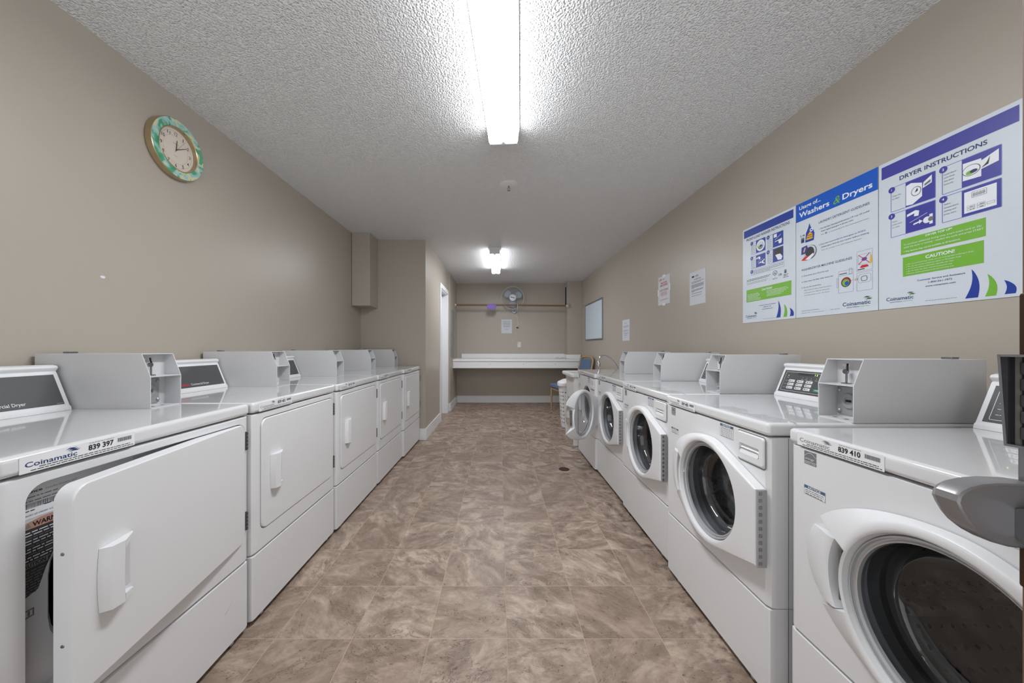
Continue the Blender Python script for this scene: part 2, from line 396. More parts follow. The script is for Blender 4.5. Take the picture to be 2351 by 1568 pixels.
# door casing, jamb, leaf
b = MB()
for y0, y1, z0, z1 in ((5.352, DY0+.002, 0, DH+.068), (DY1-.002, 6.188, 0, DH+.068), (DY0, DY1, DH-.002, DH+.068)):
    b.box(XD, XD+.018, y0, y1, z0, z1, 'white_paint', r=.004)
b.box(XD-.12, XD+.002, DY0, DY0+.018, 0, DH, 'white_paint'); b.box(XD-.12, XD+.002, DY1-.018, DY1, 0, DH, 'white_paint'); b.box(XD-.12, XD+.002, DY0, DY1, DH-.018, DH, 'white_paint')
struct(b.build('trim_doorway'))
b = MB(); b.box(XD-.116, XD-.08, DY0+.021, DY1-.021, .008, DH-.021, 'white_paint', r=.002)
for z0, z1 in ((.2, .9), (1.05, 1.95)): b.box(XD-.082, XD-.077, DY0+.12, DY1-.12, z0, z1, 'white_paint', r=.002)
struct(b.build('door_1'))
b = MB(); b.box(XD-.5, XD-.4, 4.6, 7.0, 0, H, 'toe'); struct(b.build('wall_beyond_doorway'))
b = MB()
b.box(XC-.006, XC-.0005, 7.06, 7.07, 1.98, 2.40, 'fan_plastic'); b.box(XC-.006, XC-.0005, 7.22, 7.23, 1.98, 2.40, 'fan_plastic')
b.box(XC-.006, XC-.0005, 7.06, 7.23, 2.39, 2.40, 'fan_plastic'); b.box(XC-.006, XC-.0005, 7.06, 7.23, 1.98, 1.99, 'fan_plastic')
b.box(XC-.002, XC-.0005, 7.07, 7.22, 1.99, 2.39, 'black')
v_ = thing('wall_vent', 'tall narrow dark air vent on the side of the right column', 'vent', (XC, 7.145, 1.98)); o_ = b.build('vent_frame', v_, loc=(-XC, -7.145, -1.98))
b = MB()
for k in range(26): b.box(XC-.0045, XC-.002, 7.07, 7.22, 1.994+k*.015, 1.998+k*.015, 'toe')
b.build('louvre', v_, loc=(-XC, -7.145, -1.98))
# wall patches and nail holes: small things left on the paint
def patch(name, lab, pts):
    b = MB()
    for (c, r1, r2, side) in pts:
        if side == 'L': b.add([(XL(c[0])+.0006, c[0]+r1*cos(t*pi/5), c[1]+r2*sin(t*pi/5)) for t in range(10)], [tuple(range(10))], 'white_paint')
    return tag(b.build(name), lab, 'mark')
patch('paint_chip', 'tiny white chip in the beige paint of the left wall', [((1.52, 1.457), .010, .006, 'L')])

# ------------------------------------------------------------------ light fixtures
def fixture(loc, rz, wd, ln, label):
    t = thing('ceiling_light', label, 'ceiling light', loc, rz, 'fluorescent ceiling fixtures')
    h = .085; w0 = wd/2
    b = MB(); b.box(-w0-.012, w0+.012, -ln/2, ln/2, -.022, -.0005, 'white_paint', r=.003); b.build('housing', t)
    prof = [(-w0-.008, -.02), (-w0-.006, -.035), (-w0-.002, -h+.004), (-w0+.003, -h), (w0-.003, -h), (w0+.002, -h+.004), (w0+.006, -.035), (w0+.008, -.02)]
    b = MB(); ys = [-ln/2+.004+(ln-.008)*i/30 for i in range(31)]
    b.loft([[(x, y, z) for x, z in prof] for y in ys], 'lens', close=False)
    side = b.mat('lens_side')
    for k in range(len(b.f)):
        if k % 7 in (0, 1, 2, 4, 5, 6): b.mi[k] = side
    b.build('diffuser', t)
    for sgn in (-1, 1):
        b = MB(); y = sgn*(ln/2-.001); b.prism(prof, y-.003, y+.003, 'plastic', 'y')
        for q in (-w0+.012, w0-.012): b.box(q-.0015, q+.0015, y-.0045, y+.0045, -h-.002, -h+.014, 'panel_metal')
        b.build('end_plate', t)
    return t
fixture((-.010, 1.543, H), radians(-3.48), .172, 1.225, 'long fluorescent ceiling light nearest the camera, running out of the top of the picture')
fixture((-.057, 5.30, H), radians(-.3), .132, 1.30, 'short looking fluorescent ceiling light at the far end above the folding counter')
# sprinkler
t = thing('fire_sprinkler', 'small fire sprinkler on a round plate in the middle of the ceiling', 'sprinkler', (.079, 2.866, H))
b = MB(); b.lathe([(.0, -.012), (.03, -.012), (.074, -.004), (.079, 0)], (0, 0, 0), 'laminate', 'z', 40); b.build('escutcheon', t)
b = MB(); b.lathe([(.0, -.03), (.006, -.03), (.006, -.012)], (0, 0, 0), 'steel', 'z', 12); b.lathe([(0, -.052), (.014, -.05), (.014, -.048), (0, -.046)], (0, 0, 0), 'chrome', 'z', 20)
b.tube([(-.010, 0, -.028), (-.011, 0, -.04), (0, 0, -.048), (.011, 0, -.04), (.010, 0, -.028)], .0018, 'steel'); b.build('sprinkler_head', t)
# floor drain
t = thing('floor_drain', 'small round brown drain cover set in the floor tiles', 'drain', (.613, 3.29, 0))
b = MB(); b.lathe([(.05, .0002), (.05, .003), (.043, .0035), (.042, .002), (0, .002)], (0, 0, 0), 'drain', 'z', 32); b.build('cover', t)
b = MB()
for i in range(-2, 3): b.box(i*.014-.003, i*.014+.003, -sqrt(.038**2-(i*.014)**2), sqrt(.038**2-(i*.014)**2), .002, .0026, 'black')
b.build('slots', t)

# ------------------------------------------------------------------ shared writing for the machines
def waves(b, u, v, w_, h, m1, m2, y):
    for k in range(3):
        pts = []; n = 10; m = (m1, m2, m1)[k]; th = h*.13
        for i in range(n+1):
            s_ = i/n; pts.append((u+k*w_*.12+s_*w_*.8, v+h*(.0+.30*(2-k))*.9+h*.34*(s_+.28*sin(s_*2*pi-.4)), th*sin(pi*min(max(s_, .05), .95))))
        b.add([(a, y, q+c) for a, q, c in pts]+[(a, y, q-c) for a, q, c in pts], [(i, i+1, n+2+i, n+1+i) for i in range(n)], m)
def logo(b, u, v, h, wd, m, m1, m2, y, bold=.0):
    b.text('Coinamatic', u, v, h, m, width=wd, y=y, bold=bold); waves(b, u+wd*.76, v+h*1.1, wd*.30, h*1.0, m1, m2, y)
def number_label(parent, digits, blue=False):
    b = MB(); y = -.0046; b.quad(.034, .267, .8795, .9165, 'plastic', y); o_ = b.build('number_label', parent)
    b = MB(); y -= .0004; mc = 'ink_blue' if blue else 'ink_grey'
    logo(b, .043, .892, .0105, .092, mc, mc, mc, y, bold=.012 if blue else 0.0)
    b.text(digits, .158, .8955, .0125, 'ink', width=.056, y=y, bold=.03)
    rnd = random.Random(3); b.words(.160, .215, .912, .0018, 'ink_grey', y, rnd); b.words(.066, .255, .8875, .0026, 'ink', y, rnd); b.words(.052, .262, .8828, .0026, 'ink', y, rnd)
    u = .224
    for k in range(11): w_ = (.0024, .0016, .003)[k % 3]; b.quad(u, u+w_, .8985, .9085, 'ink_grey', y); u += w_+.0009
    b.build('lettering', o_)
def slant(x0, y0=.553, z0=.018, dy=.047, dz=.117):
    l = sqrt(dy*dy+dz*dz); v = Vector((0, dy/l, dz/l)); n = Vector((0, dz/l, -dy/l))
    return Matrix(((1, n.x, v.x, x0), (0, n.y, v.y, y0), (0, n.z, v.z, z0), (0, 0, 0, 1)))
def coin_box(parent, W, zl):
    x0, x1, t = W-.128, W-.003, .0028; yf, yt, yb, zh, zd = .272, .305, .70, .2045, .118
    b = MB(); side = [(yf, 0), (yf, zd), (yt, zh), (yb, zh), (yb, 0)]
    b.prism(side, x0, x0+t, 'enamel_box', 'x', r=.0006, seg=1); b.prism(side, x1-t, x1, 'enamel_box', 'x', r=.0006, seg=1)
    b.box(x0+.001, x1-.001, yt, yb, zh-t, zh, 'enamel_box'); b.box(x0+.001, x1-.001, yf, yb, .0002, t, 'enamel_box')
    b.box(x0+t, x1-t, yf, .345, zd-t/2, zd+t/2, 'enamel_box'); b.box(x0+t, x1-t, .338, .341, t, zh-t, 'enamel_box')
    b.box(x0+t, x1-t, yb-.003, yb, .001, zh-.001, 'enamel_box')
    b.box(x0+.055, x0+.085, yb-.06, yb-.035, zh-.0005, zh+.007, 'steel', r=.002)
    b.box(x0-.0012, x0+.001, .62, .66, .163, .170, 'enamel_box', r=.001)
    # welded tab plates seen inside the compartment
    xs = x0+t if W > .7 else x0+t
    b.box(x1-t-.001, x1-t, yf+.002, .320, .030, zd-.012, 'enamel_box', r=.0004); b.box(x0+t, x0+t+.001, yf+.002, .320, .030, zd-.012, 'enamel_box', r=.0004)
    for q in (.035, .075): b.lathe([(0, t+.0004), (.007, t+.0004)], (x0+q, .300, 0), 'panel_dark', 'z', 14)
    cb = b.build('coin_box', parent, loc=(0, 0, zl))
    b = MB(); b.box(x0+.008, x1-.030, .332, .338, .012, zd-.010, 'steel_lock', r=.002)
    for dx in (.026, .096):
        for z in (.024, .096): b.lathe([(0, -.006), (.003, -.006), (.0065, -.003), (.007, 0)], (x0+dx-.008, .332, z), 'steel_lock', 'y', 16)
    b.build('lock_plate', cb)
    b = MB(); xc = x0+.052; b.lathe([(0, -.003), (.012, -.003), (.013, -.006), (.024, -.006), (.027, -.003), (.028, 0)], (xc, .332, .060), 'steel_lock', 'y', 28)
    b.box(xc-.010, xc+.010, .3285, .3295, .056, .064, 'black'); b.build('lock', cb)
    b = MB(); b.box(x0+.022, x0+.048, .337, .3382, zh-.026, zh-.018, 'white_paint', r=.001)
    b.tube([(xc, .322, zd+.004), (xc, .322, zd+.036)], .003, 'steel'); b.lathe([(0, -.004), (.008, -.004), (.008, .004), (0, .004)], (xc-.002, .322, zd+.043), 'steel', 'y', 16)
    b.tube([(xc+.003, .322, zd+.047), (xc+.001, .324, zd+.058), (xc, .326, zd+.070)], .0028, 'black'); b.box(xc-.012, xc+.012, .314, .330, zd+.0015, zd+.005, 'steel', r=.001)
    b.build('coin_slide', cb)
def console(parent, x0, x1, zl, kind):
    prof = [(.545, 0), (.5475, .014), (.553, .018), (.600, .135), (.604, .141), (.599, .147), (.595, .154), (.599, .161), (.612, .1645), (.69, .163), (.69, 0)]
    b = MB(); b.prism(prof, x0, x1, 'plastic', 'x', r=.0022, seg=2); c = b.build('control_console', parent, loc=(0, 0, zl), angle=40)
    Lp = sqrt(.047**2+.117**2); X = slant(x0); wd = x1-x0
    b = MB(X); b.box(.014, wd-.014, -.0012, .001, .006, Lp-.006, 'panel_grey', r=.0005); pnl = b.build('control_panel', c)
    b = MB(X); y = -.0016
    if kind == 'dryer':
        b.text('Commercial Dryer', .340, .0165, .0112, 'btn', width=.108, y=y, bold=.008); b.text('HUEBSCH', .276, .0165, .0095, 'red', width=.058, y=y, bold=.03)
        b.words(wd-.035, wd-.018, .010, .0014, 'btn', y)
        b.build('lettering', pnl)
    else:
        b.rrframe(.026, .262, .014, Lp-.014, .004, .0013, 'btn', y)
        rnd = random.Random(5)
        for k in range(3):
            zz = .026+.0175*k
            b.words(.036, .048, zz+.004, .0022, 'btn', y, rnd)
            if k: b.quad(.034, .2, zz-.0032, zz-.0024, 'ink_grey', y)
            for j in range(3): b.disc((.053+j*.048, zz+.0055), .0012, 'btn', y, 8)
        for q, z in ((.045, .088), (.128, .083), (.15, .083), (.173, .083), (.2, .083)): b.disc((q, z+.003), .0013, 'btn', y, 8); b.words(q-.006, q+.007, z-.006, .0022, 'btn', y, rnd)
        b.disc((.045, .093), .0016, 'led', y, 8)
        b.build('lettering', pnl)
        b = MB(X); b.quad(.095, .206, .098, .109, 'panel_dark', -.0015)
        for q in (.186, .195): b.text('1' if q < .19 else '5', q, .0995, .008, 'led', y=-.0019, bold=.01)
        b.build('display', pnl)
        for k in range(3):
            for j in range(3):
                b = MB(X); u = .057+j*.048; zz = .025+.0175*k; b.box(u, u+.034, -.0026, -.001, zz, zz+.0125, 'btn', r=.0012)
                b.quad(u+.005, u+.0105, zz+.0035, zz+.009, 'panel_dark', -.0028); b.words(u+.0135, u+.029, zz+.0045, .0035, 'panel_dark', -.0028, rnd); b.build('button', pnl)
        b = MB(X); b.box(.206, .242, -.0026, -.001, .025, .038, 'green_btn', r=.0012); b.words(.214, .236, .030, .004, 'plastic', -.0028, rnd); b.build('start_button', pnl)
    return c

# ------------------------------------------------------------------ dryers
WD = .715
def make_dryer(open_door=False):
    r = thing('clothes_dryer', '', 'dryer')
    W = WD
    b = MB(); n = 6
    out = rr(0, W, .292, .8735, .004, n); mid = rr(.004, W-.004, .294, .8715, .004, n); frt = rr(.018, W-.018, .297, .869, .006, n)
    hole = rr(.047, .693, .370, .850, .038, n); hin = rr(.0495, .6905, .3725, .8475, .036, n)
    b.loft([L3(out, .70), L3(out, .022), L3(mid, .007), L3(frt, 0), L3(hole, 0), L3(hin, .003), L3(hin, .036)], 'enamel')
    cab = b.build('cabinet', r)
    b = MB(); b.box(.012, W-.012, .05, .69, .004, .30, 'toe'); b.build('base', r)
    # recessed inner panel with rounded drum opening
    def opn(k):
        return rr(.112+k, .60-k, .395+k, .745-k, .125, n)
    b = MB(); b.loft([L3(rr(.046, .694, .371, .849, .038, n), .036), L3(opn(0), .036), L3(opn(.008), .044), L3(opn(.008), .10)], 'enamel_box'); inn = b.build('inner_panel', r)
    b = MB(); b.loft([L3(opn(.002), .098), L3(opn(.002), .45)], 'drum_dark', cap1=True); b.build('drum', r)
    b = MB()
    o2 = rr(.001, W-.001, .022, .288, .004, n); f2 = rr(.014, W-.014, .026, .285, .005, n)
    b.loft([L3(o2, .10), L3(o2, .018), L3(rr(.004, W-.004, .0235, .2865, .004, n), .005), L3(f2, 0)], 'enamel', cap1=True)
    b.box(.06, .075, .004, .02, .012, .024, 'steel_lock', r=.002); b.box(W-.09, W-.075, .004, .02, .012, .024, 'steel_lock', r=.002)
    b.build('access_panel', r)
    b = MB(); b.box(0, W, -.004, .70, .8775, .922, 'enamel_gloss', r=.013, seg=4); b.build('lid', r)
    # door: pivot at the right edge
    px = .690
    b = MB(); dz0, dz1 = .3755, .8445; d0 = rr(.0525-px, .6885-px, dz0, dz1, .034, n); d1 = rr(.0555-px, .6855-px, dz0+.003, dz1-.003, .032, n)
    b.loft([L3(d0, .033), L3(d0, .001), L3(rr(.0532-px, .6878-px, dz0+.0008, dz1-.0008, .034, n), -.002), L3(d1, -.004)], 'enamel', cap0=True, cap1=True)
    for z in (.50, .70): b.lathe([(0, -.0012), (.003, -.0012), (.004, 0)], (.0525-px, .016, z), 'steel', 'x', 12)
    d = b.build('door', r, loc=(px, 0, 0))
    b = MB(); x0, x1, z0, z1 = .108-px, .192-px, .528, .678; yb = -.0045
    # raised scoop handle: tall bulged grip on the left, wedges above and below, hollow on the right
    nn = 14
    def prof(z):
        k = (z-z0)/(z1-z0); return -.004*sin(pi*k)
    L1 = []; L2 = []; L3_ = []; L4 = []
    for i in range(nn+1):
        z = z0+(z1-z0)*i/nn; bow = prof(z)
        L1.append((x0+bow, yb, z)); L2.append((x0+.010+bow, yb-.020, z)); L3_.append((x0+.036+bow*.5, yb-.026, z)); L4.append((x0+.040+bow*.5, yb, z))
    b.loft([L1, L2, L3_, L4], 'enamel', close=False)
    for zz, s_ in ((z0, 1), (z1, -1)):
        zi = zz+s_*.020
        vs = [(x0, yb, zz), (x0+.010, yb-.020, zz), (x0+.036, yb-.026, zz), (x1-.004, yb-.007, zz), (x1, yb, zz),
              (x0+.036, yb-.026, zi), (x1-.004, yb-.007, zi-s_*.012), (x1, yb, zi-s_*.012), (x0+.036, yb, zi)]
        f_ = [(0, 1, 2, 3, 4), (2, 5, 6, 3), (3, 6, 7, 4), (5, 8, 7, 6)]
        b.add(vs, f_ if s_ > 0 else [q[::-1] for q in f_], 'enamel')
    b.box(x0+.040, x1-.006, yb-.0012, yb-.0002, z0+.022, z1-.022, 'enamel_box', r=.0004)
    b.build('handle', d, angle=50)
    for z in (.455, .775):
        b = MB(); b.box(.6935, .6995, -.006, .001, z-.037, z+.037, 'hinge_grey', r=.001)
        for k in range(5): b.box(.6925, .7005, -.0075, -.005, z-.035+k*.0145, z-.024+k*.0145, 'panel_dark', r=.0015)
        b.build('hinge', r)
    console(r, .012, .574, .922, 'dryer'); coin_box(r, W, .922)
    return r
def copy_machine(src): return copy_tree(src)
dry0 = make_dryer()
DRY = [  # Y of left edge, X front, digits, label
 (-.025, -1.006, None, 'white coin dryer cut off at the left picture edge, nearest of its row'),
 (.700, -1.016, '839 397', 'white coin dryer numbered 839 397 with its door ajar, front left of the picture'),
 (1.425, -1.0106, '839 401', 'white coin dryer numbered 839 401 beside the one with the open door'),
 (2.150, -1.003, '839 391', 'white coin dryer in the middle of the five dryers in view on the left'),
 (2.875, -1.000, 'x', 'white coin dryer second from the brown corner wall in the left row'),
 (3.595, -.981, 'x', 'white coin dryer at the far end of the left row against the corner wall')]
dryers = []
for i, (y, x, num, lab) in enumerate(DRY):
    d = dry0 if i == 1 else copy_tree(dry0)
    d.location = (x, y, 0); d.rotation_euler = (0, 0, pi/2); tag(d, lab, 'dryer', 'coin dryers along the left wall'); dryers.append(d)
def find(o_, nm): return [c for c in o_.children if c.name.split('.')[0] == nm]
for d, (y, x, num, lab) in zip(dryers, DRY):
    if num: number_label(d, num if num != 'x' else '839 39', blue=(num == '839 397'))
d1 = dryers[1]; find(d1, 'door')[0].rotation_euler = (0, 0, radians(7.6))
# stickers inside the open dryer
inn = find(d1, 'inner_panel')[0]
b = MB(); y = .0354; rnd = random.Random(2)
b.quad(.056, .30, .765, .845, 'plastic', y); y -= .0003
b.text('Alliance', .058, .822, .006, 'ink', width=.044, y=y, bold=.02); b.text('Laundry Systems LLC', .108, .822, .004, 'ink_grey', width=.06, y=y)
for k, v in enumerate((.812, .803)): b.words(.060, .130, v, .0032, 'ink_grey', y, rnd); b.words(.15, .2, v, .003, 'ink', y, rnd)
u = .061
for k in range(26): w_ = rnd.choice((.001, .0016, .0026)); b.quad(u, u+w_, .788, .799, 'ink_grey', y); u += w_+.0009
b.words(.068, .09, .782, .003, 'ink', y, rnd); b.words(.105, .16, .787, .003, 'ink', y, rnd); b.text('COUNTRY OF ORIGIN  U.S.A.', .064, .771, .0034, 'ink', width=.062, y=y)
b.build('rating_label', inn)
b = MB(); y = .0354
b.poly([(.056, .585), (.095, .60), (.108, .64), (.142, .715), (.20, .752), (.20, .762), (.105, .762), (.08, .758), (.056, .748)], 'panel_dark', y); y -= .0003
b.poly([(.056, .742), (.20, .742), (.20, .762), (.10, .762), (.075, .757), (.056, .747)], 'warn_orange', y)
b.quad(.056, .112, .655, .667, 'spray_dirt', y); y -= .0003
b.text('WARNING', .085, .7455, .0105, 'black', width=.066, y=y, bold=.02); b.poly([(.072, .7455), (.083, .7455), (.0775, .756)], 'spray_dirt', y)
b.text('CAUTION', .062, .657, .0085, 'black', width=.046, y=y, bold=.02)
for k in range(12): b.words(.058, .14-.0022*k, .733-k*.0062, .0036, 'btn' if k % 3 < 2 else 'ink_grey', y, rnd)
for k in range(9): b.words(.058, .106-.0015*k, .646-k*.0062, .0032, 'spray_dirt', y, rnd)
b.build('warning_label', inn)
b = MB(); b.rrframe(.070, .088, .545, .563, .001, .003, 'ink_grey', .0354); b.quad(.077, .081, .549, .559, 'ink_grey', .0354); b.build('door_switch', inn)
# scuffs on the lower fronts
b = MB(); b.add([(.590, -.0004, .155), (.594, -.0004, .157), (.632, -.0004, .192), (.628, -.0004, .188)], [(0, 1, 2, 3)], 'ink'); b.build('scratch', find(d1, 'access_panel')[0])

# ------------------------------------------------------------------ washers
WW = .685; WC = (.385, .5765)
def hull_r(th):
    """door outline radius round the glass centre"""
    c, s_ = cos(th), sin(th)
    if c <= 0:
        return 1/sqrt((c/.325)**2+(s_/.212)**2)
    R = .212; best = R
    x = .287
    for zc in (.1135, -.1365):   # tangent line from the hinge corner to the circle
        D = sqrt(x*x+zc*zc); a0 = atan2(zc, x); al = math.acos(R/D); ta = a0+(al if zc > 0 else -al)
        lo, hi = (a0, ta) if zc > 0 else (ta, a0)
        t2 = atan2(s_, c)
        if lo <= t2 <= hi:
            best = max(best, R/cos(t2-ta))
    t2 = atan2(s_, c)
    if atan2(-.1365, x) <= t2 <= atan2(.1135, x): best = x/c
    return best
ANG = []
n_ = 120
for i in range(n_): ANG.append(2*pi*i/n_-pi+.0001)
for a in (atan2(.1135, .287), atan2(-.1365, .287)): ANG += [a-1e-3, a+1e-3]
SEC0, SEC1 = pi-radians(22), pi+radians(24)
for a in (SEC0, SEC1-2*pi): ANG += [a-.004, a+.004]
ANG = sorted(ANG)
def insec(a):
    a = a % (2*pi); return SEC0 < a < SEC1
def ring(fr_, y, px=0, pz=0):
    return [(WC[0]-px+fr_(a)*cos(a), y, WC[1]+fr_(a)*sin(a)) for a in ANG]
def ray_rect(a, x0, x1, z0, z1):
    c, s_ = cos(a), sin(a); t = 1e9
    if c > 1e-9: t = min(t, (x1-WC[0])/c)
    if c < -1e-9: t = min(t, (x0-WC[0])/c)
    if s_ > 1e-9: t = min(t, (z1-WC[1])/s_)
    if s_ < -1e-9: t = min(t, (z0-WC[1])/s_)
    return (WC[0]+t*c, WC[1]+t*s_)
def make_washer():
    W = WW; r = thing('washing_machine', '', 'washer')
    def rect_loop(x0, x1, z0, z1, y):
        an = []
        cor = [atan2(z-WC[1], x-WC[0]) for x in (x0, x1) for z in (z0, z1)]
        base_ = [2*pi*i/96-pi+.0003 for i in range(96)]
        for c in cor:
            k = min(range(96), key=lambda i: abs(base_[i]-c)); base_[k] = c
        return base_, [(q[0], y, q[1]) for q in (ray_rect(a, x0, x1, z0, z1) for a in base_)]
    b = MB(); loops = []
    ba, l1 = rect_loop(0, W, .312, .859, .70); _, l2 = rect_loop(0, W, .312, .859, .024); _, l3 = rect_loop(.003, W-.003, .313, .858, .010); _, l4 = rect_loop(.018, W-.018, .315, .856, 0)
    def circ(R, y): return [(WC[0]+R*cos(a), y, WC[1]+R*sin(a)) for a in ba]
    b.loft([l1, l2, l3, l4, circ(.190, 0), circ(.183, .006), circ(.183, .03)], 'enamel')
    b.prism([(.70, .40), (.70, .80), (.701, .80), (.701, .40)], .1, .6, 'enamel_box', 'x')
    b.box(W+.0001, W+.0006, .060, .0615, .02, .858, 'hinge_grey'); b.build('cabinet', r)
    b = MB(); b.loft([circ(.184, .004), circ(.186, .02), circ(.170, .04), circ(.174, .06), circ(.160, .075), circ(.176, .09)], 'gasket'); b.build('gasket', r)
    b = MB(); b.loft([circ(.176, .089), circ(.245, .10), circ(.245, .42), circ(.10, .45), circ(.002, .44)], 'drum'); dr = b.build('drum', r)
    for k in range(3):
        b = MB(); a = radians(80+120*k); X = Matrix.Translation((WC[0], 0, WC[1])) @ Matrix.Rotation(-a, 4, 'Y')
        b.prism([(.16, -.012), (.245, -.035), (.245, .035), (.16, .012)], .12, .40, 'drum', 'y', r=.006, X=X); b.build('baffle', dr)
    b = MB(); b.box(.012, W-.012, .05, .69, .004, .311, 'toe'); b.build('base', r)
    b = MB(); n = 6; o2 = rr(.001, W-.001, .022, .308, .004, n)
    b.loft([L3(o2, .10), L3(o2, .020), L3(rr(.004, W-.004, .0235, .3065, .004, n), .006), L3(rr(.016, W-.016, .026, .304, .005, n), 0)], 'enamel', cap1=True)
    b.box(.10, .115, .004, .02, .012, .024, 'steel_lock', r=.002); b.box(W-.09, W-.075, .004, .02, .012, .024, 'steel_lock', r=.002)
    b.build('access_panel', r)
    b = MB(); b.box(0, W, -.004, .70, .8635, .906, 'enamel_gloss', r=.012, seg=4); b.build('lid', r)
    # raised pad beside the door with the finger slot
    b = MB(); R0, R1 = .222, .325
    aa = [SEC0+(SEC1-SEC0)*i/12 for i in range(13)]
    def zz(a, R, k): return WC[1]+R*sin(a)*k
    rows = []
    for R, y in ((.3235, -.0004), (.31, -.007), (.285, -.019), (.255, -.028), (.238, -.031), (.230, -.028), (.226, -.002)):
        rows.append([(WC[0]+R*cos(a), y, WC[1]+(.212+.012)*sin(a)*(1.0 if R < .26 else 1.0)*(.95 if R > .3 else 1)) for a in aa])
    b.loft(rows, 'enamel', close=False)
    for q in (0, 12): b.add([rw[q] for rw in rows]+[(rows[0][q][0], 0, rows[0][q][2])], [tuple(range(len(rows)+1))], 'enamel')
    b.build('handle_pad', r, angle=40)
    # dispenser drawer
    b = MB(); x0, x1, z0, z1 = .540, .668, .757, .852
    def curved(k, y): 
        p2 = rr(x0+k, x1-k, z0+k, z1-k, .010-min(k, .006), n); return [(u, y, v-(.006*(1-((u-(x0+x1)/2)/((x1-x0)/2))**2) if v < (z0+z1)/2 else 0)) for u, v in p2]
    rc = rr(.553, .648, .778, .812, .006, n)
    b.loft([curved(0, .0), curved(0, -.004), curved(.003, -.007), L3(rc, -.007), L3([(u, v) for u, v in rr(.555, .646, .779, .808, .006, n)], .004)], 'enamel', cap1=True)
    dd = b.build('dispenser_drawer', r)
    b = MB(); rs = [(u, v) for u, v in rr(.5555, .6455, .778, .798, .006, n)]
    b.loft([L3(rs, -.0068), [(u, .003 if v > .79 else -.0068, v+(.006 if v > .79 else 0)) for u, v in rs]], 'enamel', cap1=True); b.build('drawer_pull', dd, angle=50)
    b = MB(); b.rrframe(x0-.0035, x1+.0035, z0-.0095, z1+.0035, .012, .0035, 'gasket', -.0002); b.build('drawer_gap', r)
    # labels
    b = MB(); y = -.0005; b.quad(.053, .091, .815, .852, 'ink_grey', y); b.quad(.053, .091, .8225, .8235, 'btn', y-.0003)
    pts = [(.054+.036*i/12, .838+.011*sin(pi*i/12)) for i in range(13)]
    b.add([(u, y-.0003, v) for u, v in pts]+[(u, y-.0003, v-.0012) for u, v in pts], [(i, i+1, 14+i, 13+i) for i in range(12)], 'btn')
    b.text('energy', .056, .829, .006, 'btn', width=.030, y=y-.0003, shear=.5); b.text('ENERGY STAR', .0545, .817, .0038, 'btn', width=.035, y=y-.0003); b.build('energy_label', r)
    rnd = random.Random(9)
    def notice(x0, x1, z0, z1, hd, nm):
        b = MB(); b.quad(x0, x1, z0, z1, 'plastic', y); b.quad(x0, x1, z1-hd, z1, 'notice_blue', y-.0003); b.rrframe(x0, x1, z0, z1, .0006, .0006, 'ink_grey', y-.0004)
        b.text('NOTICE', (x0+x1)/2, z1-hd*.85, hd*.7, 'plastic', width=(x1-x0)*.6, y=y-.0006, bold=.02, align='c')
        k = z1-hd-.006
        while k > z0+.001: b.words(x0+.004, x1-.005, k, .0032, 'ink_grey', y-.0003, rnd); k -= .0052
        b.build(nm, r)
    notice(.053, .118, .728, .754, .0085, 'notice_label'); notice(.437, .513, .806, .855, .010, 'instruction_label')
    # door, pivot at the hinge edge
    px = .672
    ro = lambda a: (.197 if insec(a) else hull_r(a))
    def rcr(k):
        def f(a):
            if insec(a): return .197-k*.3
            h = hull_r(a); 
            return h-k if cos(a) > 0 else .212-k+(h-.212)*0.0
        return f
    def mixr(t, k):
        f = rcr(k)
        return lambda a: (ro(a)*(1-t)+f(a)*t) if not insec(a) else .197-k*.3
    b = MB(); P = dict(px=px)
    b.loft([ring(lambda a: min(ro(a)-.004, .20), -.003, **P), ring(lambda a: ro(a), -.0035, **P), ring(lambda a: ro(a), -.008, **P), ring(mixr(.45, .0), -.0205, **P), ring(mixr(.85, .001), -.031, **P), ring(rcr(.004), -.0345, **P), ring(rcr(.010), -.0365, **P),
            ring(lambda a: .193, -.0372, **P), ring(lambda a: .188, -.034, **P), ring(lambda a: .183, -.016, **P), ring(lambda a: .183, .0, **P)], 'enamel')
    d = b.build('door', r, loc=(px, 0, 0), angle=38)
    b = MB(); c0 = (WC[0]-px, 0, WC[1])
    b.lathe([(.183, -.018), (.1815, -.023), (.178, -.0235), (.177, -.016), (.173, -.014), (.171, -.017), (.168, -.016), (.167, .0), (.178, .002), (.183, .0)], c0, 'rim_grey', n=72); b.build('door_rim', d, angle=50)
    b = MB(); b.lathe([(.167, -.008), (.163, .018), (.155, .05), (.145, .066), (.12, .076), (.06, .081), (.001, .082)], c0, 'door_glass', n=72); b.build('glass_bowl', d, angle=60)
    b = MB(); b.box(.002, .008, -.034, -.004, .440, .690, 'hinge_light', r=.001)
    for k in range(11): b.box(.0022, .0098, -.030, -.020, .448+k*.0225, .459+k*.0225, 'steel', r=.0012)
    b.build('hinge', d)
    b = MB(); X0 = WC[0]-px-.206
    b.box(X0-.001, X0+.006, -.024, -.004, WC[1]-.066, WC[1]+.060, 'hinge_grey', r=.002)
    for z in (-.045, .035): b.box(X0-.0022, X0-.0012, -.018, -.012, WC[1]+z-.004, WC[1]+z+.004, 'black')
    b.build('door_handle', d)
    console(r, .010, .545, .906, 'washer'); coin_box(r, W, .906)
    return r
wash0 = make_washer()
